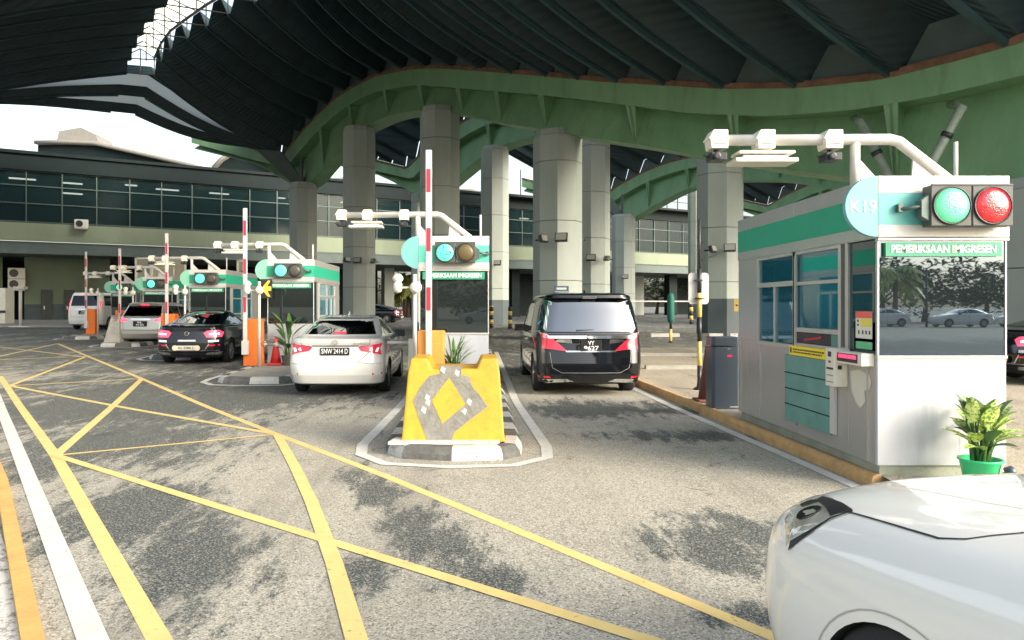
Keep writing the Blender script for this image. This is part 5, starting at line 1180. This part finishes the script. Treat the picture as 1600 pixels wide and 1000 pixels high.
# --- black saloon with round-ended plate
def saloon():
    t = thing("parked_car", "glossy black saloon with glowing red tail lamps left of the bright orange gate", "car", (-7.55, 19.4, gz(19.4)), R(2))
    LV = [(.18, .30, 4.4, .80), (.24, .08, 4.5, .86), (.40, .0, 4.62, .895), (.58, .0, 4.65, .905), (.75, .03, 4.55, .90), (.88, .05, 4.2, .885), (.98, .05, 3.8, .86), (1.03, .09, 3.5, .82), (1.06, .35, 3.35, .76), (1.16, .72, 3.05, .70), (1.26, 1.05, 2.8, .65), (1.34, 1.35, 2.55, .60), (1.39, 1.6, 2.35, .55), (1.42, 1.85, 2.15, .44), (1.43, 1.95, 2.05, .25)]
    body, bv = car_body(LV, .36, .5, .14, 4.65, wheels=(.95, 3.7), wr=.33, hw=.9, mat_=CNV, parent=t)
    panel("rear_window", [(-.64, 1.09), (.64, 1.09), (.47, 1.375), (-.47, 1.375)], 'rear', bv, CARGLASS, t)
    for side in ('left', 'right'):
        panel("side_window", [(1.25, 1.09), (2.15, 1.07), (2.15, 1.355), (1.75, 1.35)], side, bv, CARGLASS, t); panel("side_window", [(2.2, 1.07), (3.0, 1.05), (2.6, 1.31), (2.2, 1.355)], side, bv, CARGLASS, t)
        seam("window_chrome", [(1.2, 1.075), (3.05, 1.035)], side, bv, CHROME, t, .02, .01); seam("window_chrome", [(1.25, 1.10), (1.78, 1.375), (2.3, 1.385), (2.7, 1.30)], side, bv, CHROME, t, .018, .01)
        seam("door_seam", [(2.17, .3), (2.17, 1.06)], side, bv, SEAM, t)
    def lamp(s):
        o = panel("tail_lamp", mx([(.42, .84), (.50, .72), (.83, .74), (.85, .86), (.76, .92), (.5, .90)], s), 'rear', bv, REDON, t, off=.012)
        panel("lit_element", mx([(.56, .79), (.78, .80), (.78, .84), (.56, .83)], s), 'rear', bv, mat("brake_glow_hot", (.9, .4, .4), .3, var=0, emit=(1, .45, .5), estr=2.2), o, off=.016)
        panel("clear_reflector", mx([(.54, .60), (.78, .61), (.78, .66), (.54, .65)], s), 'rear', bv, WHT, t, off=.008)
        panel("bumper_reflector", mx([(.54, .50), (.80, .51), (.80, .545), (.54, .53)], s), 'rear', bv, REDL, t, off=.008)
        panel("exhaust_trim", mx([(.46, .27), (.80, .28), (.84, .36), (.50, .33)], s), 'rear', bv, CHROME, t, off=.014)
        seam("plate_recess_edge", mx([(.56, .56), (.46, .40), (.36, .38)], s), 'rear', bv, CHROME, t, .025, .01)
    sym(lamp)
    panel("diffuser", [(-.5, .19), (.5, .19), (.46, .30), (-.46, .30)], 'rear', bv, TRIM, t); seam("chrome_line", [(-.8, .385), (.8, .385)], 'rear', bv, CHROME, t, .02, .01)
    panel("chrome_handle", [(-.24, .62), (.24, .62), (.22, .665), (-.22, .665)], 'rear', bv, mat("pale_strip", (.5, .5, .48), .3), t, off=.01)
    plate(t, .455, .52, .12, 0, [("KL 2286 L", 0, .09, .40)], mat("plate_pale", (.55, .52, .42), .5, var=0), BLKPL, bv, 0)
    mb = MB()
    for x in (-.29, .29): mb.lathe([(.07, 0), (.07, .02)], 18, Matrix.Translation((x, -.03, .455)) @ Matrix.Rotation(R(90), 4, 'X'))
    mb.build("fog_disc", mat("disc_cream", (.60, .52, .36), .5, var=0), t)
    mb = MB(); mb.tube([Vector((.055 * math.cos(a * math.pi / 12), .015, .83 + .05 * math.sin(a * math.pi / 12))) for a in range(25)], .008, 5, cap=False); mb.tube([(-.05, .015, .85), (.05, .015, .81)], .007, 5); mb.build("badge", CHROME, t)
    panel("sticker", [(.0, 1.27), (.24, 1.22), (.22, 1.31), (.05, 1.34)], 'rear', bv, REDP, t, off=.01)
    for x, s in ((-.905, -1), (.905, 1)):
        for y in (.95, 3.7): wheel(t, x * .985, y, .33, s, 10)
    mirrors(t, .84, 2.9, 1.04, CNV)
    return t
bs = saloon()

# --- silver people carrier and white van
def estate(label, loc, rz, paint, LV, L_, hw, glass, side_w, lampP, plate_z, wr, wy, pl_txt, plm, extra=None, bump=None):
    t = thing("parked_car", label, "car", loc, rz)
    body, bv = car_body(LV, .28, .4, .10, L_, .04, wheels=wy, wr=wr, hw=hw, mat_=paint, parent=t)
    panel("rear_window", glass, 'rear', bv, CARDARK, t)
    for side in ('left', 'right'):
        for sw in side_w: panel("side_window", sw, side, bv, CARDARK, t)
        seam("door_seam", [(side_w[0][1][0] + .03, .35), (side_w[0][1][0] + .03, side_w[0][1][1])], side, bv, SEAM, t)
    sym(lambda s: panel("tail_lamp", mx(lampP, s), 'rear', bv, REDON if extra == 'lit' else REDL, t, off=.012))
    panel("lower_valance", [(-hw * .8, .21), (hw * .8, .21), (hw * .82, .30), (-hw * .82, .30)], 'rear', bv, TRIM, t)
    seam("hatch_seam", [(-hw * .8, plate_z + .25), (-hw * .72, plate_z - .25), (hw * .72, plate_z - .25), (hw * .8, plate_z + .25)], 'rear', bv, TRIM, t, .012)
    panel("garnish", [(-.36, plate_z + .14), (.36, plate_z + .14), (.34, plate_z + .19), (-.34, plate_z + .19)], 'rear', bv, CHROME, t, off=.012)
    plate(t, plate_z, .5 if plm is BLKPL else .4, .2, 0, [(pl_txt[0], .045, .085, .2), (pl_txt[1], -.045, .085, .3)], plm, WHT, bv, 0)
    for x, s in ((-hw, -1), (hw, 1)):
        for y in wy: wheel(t, x * .98, y, wr, s, 8)
    mirrors(t, hw - .05, L_ * .70, side_w[-1][0][1], paint)
    panel("brake_lamp", [(-.16, glass[2][1] + .02), (.16, glass[2][1] + .02), (.14, glass[2][1] + .06), (-.14, glass[2][1] + .06)], 'rear', bv, REDON if extra == 'lit' else REDL, t, off=.008)
    return t
estate("silver people carrier behind the concrete stub, left of the black saloon", (-12.35, 27.3, gz(27.3)), R(2), CSV,
       [(.2, .3, 4.3, .80), (.26, .08, 4.45, .85), (.42, 0, 4.55, .87), (.6, 0, 4.6, .88), (.8, .03, 4.5, .878), (.95, .05, 4.2, .87), (1.02, .06, 3.9, .85), (1.1, .14, 3.6, .83), (1.3, .32, 3.2, .78), (1.48, .48, 2.8, .73), (1.54, .42, 2.6, .69), (1.58, .5, 2.4, .63), (1.60, .8, 2.0, .42)], 4.6, .87,
       [(-.70, 1.08), (.70, 1.08), (.60, 1.47), (-.60, 1.47)], [[(.62, 1.08), (1.75, 1.05), (1.75, 1.45), (.85, 1.46)], [(1.82, 1.05), (3.2, 1.02), (2.6, 1.40), (1.82, 1.45)]],
       [(.45, .92), (.80, .86), (.865, .90), (.865, 1.02), (.70, 1.04)], .80, .32, (.95, 3.65), ("SL", "4182"), BLKPL, extra='lit')
estate("white van at far left beside the farthest orange gate", (-21.15, 40, gz(40)), R(3), CW,
       [(.25, .2, 4.9, .88), (.32, .05, 5.0, .93), (.5, 0, 5.1, .95), (.8, 0, 5.1, .955), (1.1, .03, 4.8, .95), (1.25, .06, 4.4, .94), (1.5, .12, 4.1, .91), (1.75, .2, 3.7, .87), (1.92, .26, 3.4, .83), (2.02, .3, 3.2, .76), (2.06, .6, 3.0, .55)], 5.1, .94,
       [(-.72, 1.30), (.72, 1.30), (.66, 1.86), (-.66, 1.86)], [[(.5, 1.32), (1.9, 1.30), (1.9, 1.84), (.55, 1.85)], [(2.0, 1.3), (3.6, 1.28), (3.2, 1.75), (2.0, 1.83)]],
       [(.82, 1.02), (.95, 1.02), (.93, 1.62), (.84, 1.60)], .95, .34, (1.05, 4.1), ("BK", "7301"), BLKPL, extra='lit')
c = dup(bs, (-5.6, 57, gz(57)), "dark car parked beyond the hall in the gap left of the centre booth"); c.rotation_euler = (0, 0, R(80))
c2 = dup(bs, (10.3, 14.6, .16), "tail of a dark car cut by the photo's right edge behind the near booth", rz=R(-90)); c2["group"] = "dark saloons"
c["group"] = "dark saloons"; bs["group"] = "dark saloons"

# --- white car nose in the foreground
def suv():
    t = thing("parked_car", "white car bonnet and headlamp filling the lower right corner", "car", SUV_LOC, SUV_RZ)
    # local frame: nose at y=0, heading +y, body runs to negative y; stations of half-profiles (x, z)
    S = [  # y, [(x,z)...] from centre top out and down
        (.02, [(0, .80), (.30, .80), (.55, .79), (.66, .77), (.70, .70), (.72, .58), (.70, .42), (.62, .26), (.4, .24), (0, .24)]),
        (-.03, [(0, .88), (.34, .875), (.60, .86), (.73, .83), (.79, .74), (.81, .58), (.79, .42), (.72, .25), (.4, .22), (0, .22)]),
        (-.12, [(0, .945), (.36, .94), (.64, .915), (.78, .87), (.85, .77), (.87, .60), (.85, .42), (.80, .25), (.4, .20), (0, .20)]),
        (-.28, [(0, .985), (.37, .985), (.67, .95), (.815, .90), (.885, .80), (.905, .62), (.89, .42), (.85, .24), (.4, .20), (0, .20)]),
        (-.55, [(0, 1.02), (.38, 1.02), (.70, .98), (.84, .925), (.905, .83), (.925, .64), (.91, .42), (.87, .24), (.4, .20), (0, .20)]),
        (-.90, [(0, 1.05), (.39, 1.05), (.72, 1.01), (.855, .95), (.915, .85), (.935, .66), (.92, .42), (.88, .24), (.4, .20), (0, .20)]),
        (-1.25, [(0, 1.08), (.39, 1.08), (.73, 1.045), (.865, .975), (.92, .87), (.935, .66), (.92, .42), (.88, .24), (.4, .20), (0, .20)]),
        (-1.48, [(0, 1.12), (.39, 1.115), (.73, 1.08), (.87, .99), (.922, .88), (.937, .66), (.92, .42), (.88, .24), (.4, .20), (0, .20)]),
        (-1.75, [(0, 1.26), (.38, 1.25), (.70, 1.18), (.86, 1.02), (.922, .89), (.937, .66), (.92, .42), (.88, .24), (.4, .20), (0, .20)]),
        (-2.25, [(0, 1.56), (.36, 1.55), (.62, 1.46), (.83, 1.06), (.922, .91), (.937, .66), (.92, .42), (.88, .24), (.4, .20), (0, .20)]),
        (-2.7, [(0, 1.66), (.38, 1.65), (.62, 1.56), (.83, 1.08), (.922, .92), (.937, .66), (.92, .42), (.88, .24), (.4, .20), (0, .20)]),
        (-3.6, [(0, 1.66), (.38, 1.65), (.62, 1.56), (.83, 1.10), (.922, .94), (.937, .66), (.92, .42), (.88, .24), (.4, .20), (0, .20)]),
        (-4.2, [(0, 1.58), (.36, 1.57), (.58, 1.48), (.80, 1.10), (.90, .95), (.92, .66), (.90, .42), (.86, .24), (.4, .20), (0, .20)]),
        (-4.6, [(0, 1.10), (.36, 1.10), (.62, 1.07), (.76, 1.0), (.84, .90), (.86, .66), (.84, .42), (.78, .26), (.4, .24), (0, .24)])]
    mb = MB(); rows = []
    for y, h in S:
        r = [(-x, y + .10 * (0 if False else -(x / .9) ** 2 * (1 if y > -.6 else 0)), z) for x, z in h[::-1][:-1]] + [(x, y - .10 * (x / .9) ** 2 * (1 if y > -.6 else 0), z) for x, z in h]
        rows.append([mb.b.verts.new(p) for p in r])
    n_ = len(rows[0])
    for a, c in zip(rows, rows[1:]):
        for k in range(n_ - 1): mb.b.faces.new([a[k], a[k + 1], c[k + 1], c[k]])
    mb.b.faces.new(rows[0]); mb.b.faces.new(rows[-1][::-1])
    bmesh.ops.remove_doubles(mb.b, verts=mb.b.verts, dist=.0005)
    body = mb.build("body", [CW, WELL], t, sub=3)
    dg = bpy.context.evaluated_depsgraph_get(); me = bpy.data.meshes.new_from_object(body.evaluated_get(dg)); body.modifiers.clear(); body.data = me
    cb = MB()
    for y in (-.92, -3.65):
        for s in (-1, 1): cb.lathe([(.37, 0), (.37, .45)], 48, Matrix.Translation((s * 1.10, y, .345)) @ Matrix.Rotation(R(-90 * s), 4, 'Y'), mi=1)
    cut = cb.build("cutter", [CW, WELL], t)
    for f in cut.data.polygons: f.material_index = 1; f.use_smooth = False
    md = body.modifiers.new("b", 'BOOLEAN'); md.object = cut; md.solver = 'EXACT'
    dg = bpy.context.evaluated_depsgraph_get(); me = bpy.data.meshes.new_from_object(body.evaluated_get(dg)); body.modifiers.clear(); body.data = me; bpy.data.objects.remove(cut)
    for p in me.polygons: p.use_smooth = p.material_index == 0
    try: me.set_sharp_from_angle(angle=R(50))
    except Exception: pass
    bm = bmesh.new(); bm.from_mesh(me); bv = BVHTree.FromBMesh(bm); bm.free()
    def lampf(s):
        pol = [(-.60, -.17), (-.70, -.19), (-.80, -.24), (-.862, -.33), (-.845, -.44), (-.74, -.51), (-.70, -.42), (-.64, -.28)]
        hl = panel("headlamp", [(x * s, y) for x, y in (pol if s > 0 else pol[::-1])], 'top', bv, HLENS, t, off=.004, step=.04)
        panel("lamp_brow", [(x * s, y) for x, y in [(-.655, -.27), (-.69, -.28), (-.745, -.40), (-.785, -.47), (-.735, -.52), (-.70, -.43)]], 'top', bv, BLACK, hl, off=.008, step=.04)
        for cx_, cy_, r_ in ((-.775, -.345, .038), (-.715, -.27, .028)): panel("projector", [((cx_ + r_ * math.cos(R(a))) * s, cy_ + r_ * 1.3 * math.sin(R(a))) for a in (range(0, 360, 30) if s > 0 else range(360, 0, -30))], 'top', bv, mat("projector_glass", (.12, .12, .11), .05, .8, var=0), hl, off=.006, step=.04)
        seam("lamp_edge", [(x * s, y) for x, y in [(-.868, -.36), (-.845, -.45), (-.75, -.52)]], 'top', bv, BLACK, hl, .012, .007)
        seam("bonnet_seam", [(x * s, y) for x, y in [(-.745, -.51), (-.775, -.80), (-.785, -.92), (-.76, -.99), (-.66, -1.07), (-.58, -1.10), (-.40, -1.12), (-.1, -1.13)]], 'top', bv, SEAM, t, .009, .002)
        seam("arch_edge", [((-.92 + .405 * math.cos(R(a))), .345 + .405 * math.sin(R(a))) for a in range(10, 171, 8)], 'left' if s > 0 else 'right', bv, mat("arch_shade", (.45, .43, .38), .4, var=0), t, .006, .002)
    sym(lampf)
    seam("bonnet_seam", [(-.52, -.12), (-.3, -.07), (0, -.05), (.3, -.07), (.52, -.12)], 'top', bv, SEAM, t, .008)
    seam("bonnet_crease", [(-.40, -.25), (-.44, -.8), (-.42, -1.35)], 'top', bv, CW, t, .02, .004)
    panel("windscreen", [(-.66, -1.62), (.66, -1.62), (.54, -2.3), (-.54, -2.3)], 'top', bv, CARDARK, t)
    for side in ('left', 'right'): panel("side_window", [(-2.1, 1.08), (-3.9, 1.12), (-3.6, 1.5), (-2.6, 1.5)], side, bv, CARDARK, t)
    panel("grille", [(-.42, .60), (.42, .60), (.46, .76), (-.46, .76)], 'front', bv, BLACK, t)
    for x, s in ((-.93, -1), (.93, 1)):
        for y in (-.92, -3.65): wheel(t, x * .965, y, .36, s, 5, .24)
    mirrors(t, .90, -1.95, 1.10, CW)
HLENS = bpy.data.materials.new("headlamp_lens"); HLENS.use_nodes = True; P_ = HLENS.node_tree.nodes["Principled BSDF"]
P_.inputs["Roughness"].default_value = .12; P_.inputs["Metallic"].default_value = .1
n = HLENS.node_tree; no = n.nodes.new("ShaderNodeTexVoronoi"); no.inputs["Scale"].default_value = 14; tc = n.nodes.new("ShaderNodeTexCoord"); n.links.new(tc.outputs["Object"], no.inputs[0])
rp = n.nodes.new("ShaderNodeValToRGB"); rp.color_ramp.elements[0].color = (.30, .29, .22, 1); rp.color_ramp.elements[1].color = (.62, .60, .50, 1); n.links.new(no.outputs[0], rp.inputs[0]); n.links.new(rp.outputs[0], P_.inputs["Base Color"])
bb = n.nodes.new("ShaderNodeBump"); bb.inputs["Strength"].default_value = .4; n.links.new(no.outputs[0], bb.inputs["Height"]); n.links.new(bb.outputs[0], P_.inputs["Normal"]); P_.inputs["Coat Weight"].default_value = 1
SUV_LOC, SUV_RZ = (1.92, 3.28, -.02), R(14)
suv()

# ------------------------------------------------------------------ the world behind the camera, seen in glass and paint
for i in range(20):
    x = -14 + i * 4.6 + random.uniform(-1.5, 1.5); y = -62 + random.uniform(-3, 3)
    tree(x, y, random.uniform(4.6, 6.2), "roadside tree behind the camera", rad=(4.5, 3, 3), n=1500, group="roadside trees behind the camera", size=.3)
palm(36.0, -50, 4.6, "palm behind the camera mirrored in the near booth's window")
t = thing("street_lamp", "tall street lamp behind the camera", "street lamp", (35.7, -45, 0)); mb = MB(); mb.tube([(0, 0, 0), (0, 0, 4.6)], [.09, .06], 8); mb.build("pole", BLACK, t)
mb = MB(); mb.tube([(0, 0, 4.6), (.8, 0, 5.0), (3.0, 0, 5.2)], .04, 6); mb.box(3.0, 3.8, -.12, .12, 5.12, 5.24); mb.build("arm", BLACK, t)
for x, y in ((29, -45), (34.8, -46), (40.3, -44.5), (46, -45), (3.2, -44), (-3.5, -45)):
    dup(ws, (x, y, 0), "white sedan parked behind the camera", rz=R(90), group="white sedans")
ws["group"] = "white sedans"

# drain pipes on the near end of the girder
for (a, c, lab) in (((1503, 168, 18.2), (1452, 262, 18.6), "grey-green drain pipe slanting left down the girder above the near booth"), ((1344, 190, 20.6), (1402, 300, 20.2), "grey-green drain pipe slanting right behind the near booth's gantry")):
    p0, p1 = W(*a), W(*c); t = thing("drain_pipe", lab, "pipe", p0); mb = MB(); mb.tube([p0 + Vector((.25, .8, .3)), p0, p1, p1 + (p1 - p0) * .3], .11, 12); mb.build("tube", mat("pipe_grey", (.22, .27, .21), .5, var=.2, dirt=.3), t, world=True)
    mb = MB(); m_ = p0.lerp(p1, .45); d_ = (p1 - p0).normalized() * .06; mb.tube([m_ - d_, m_ + d_], .14, 12); mb.build("joint", BLACK, t, world=True)
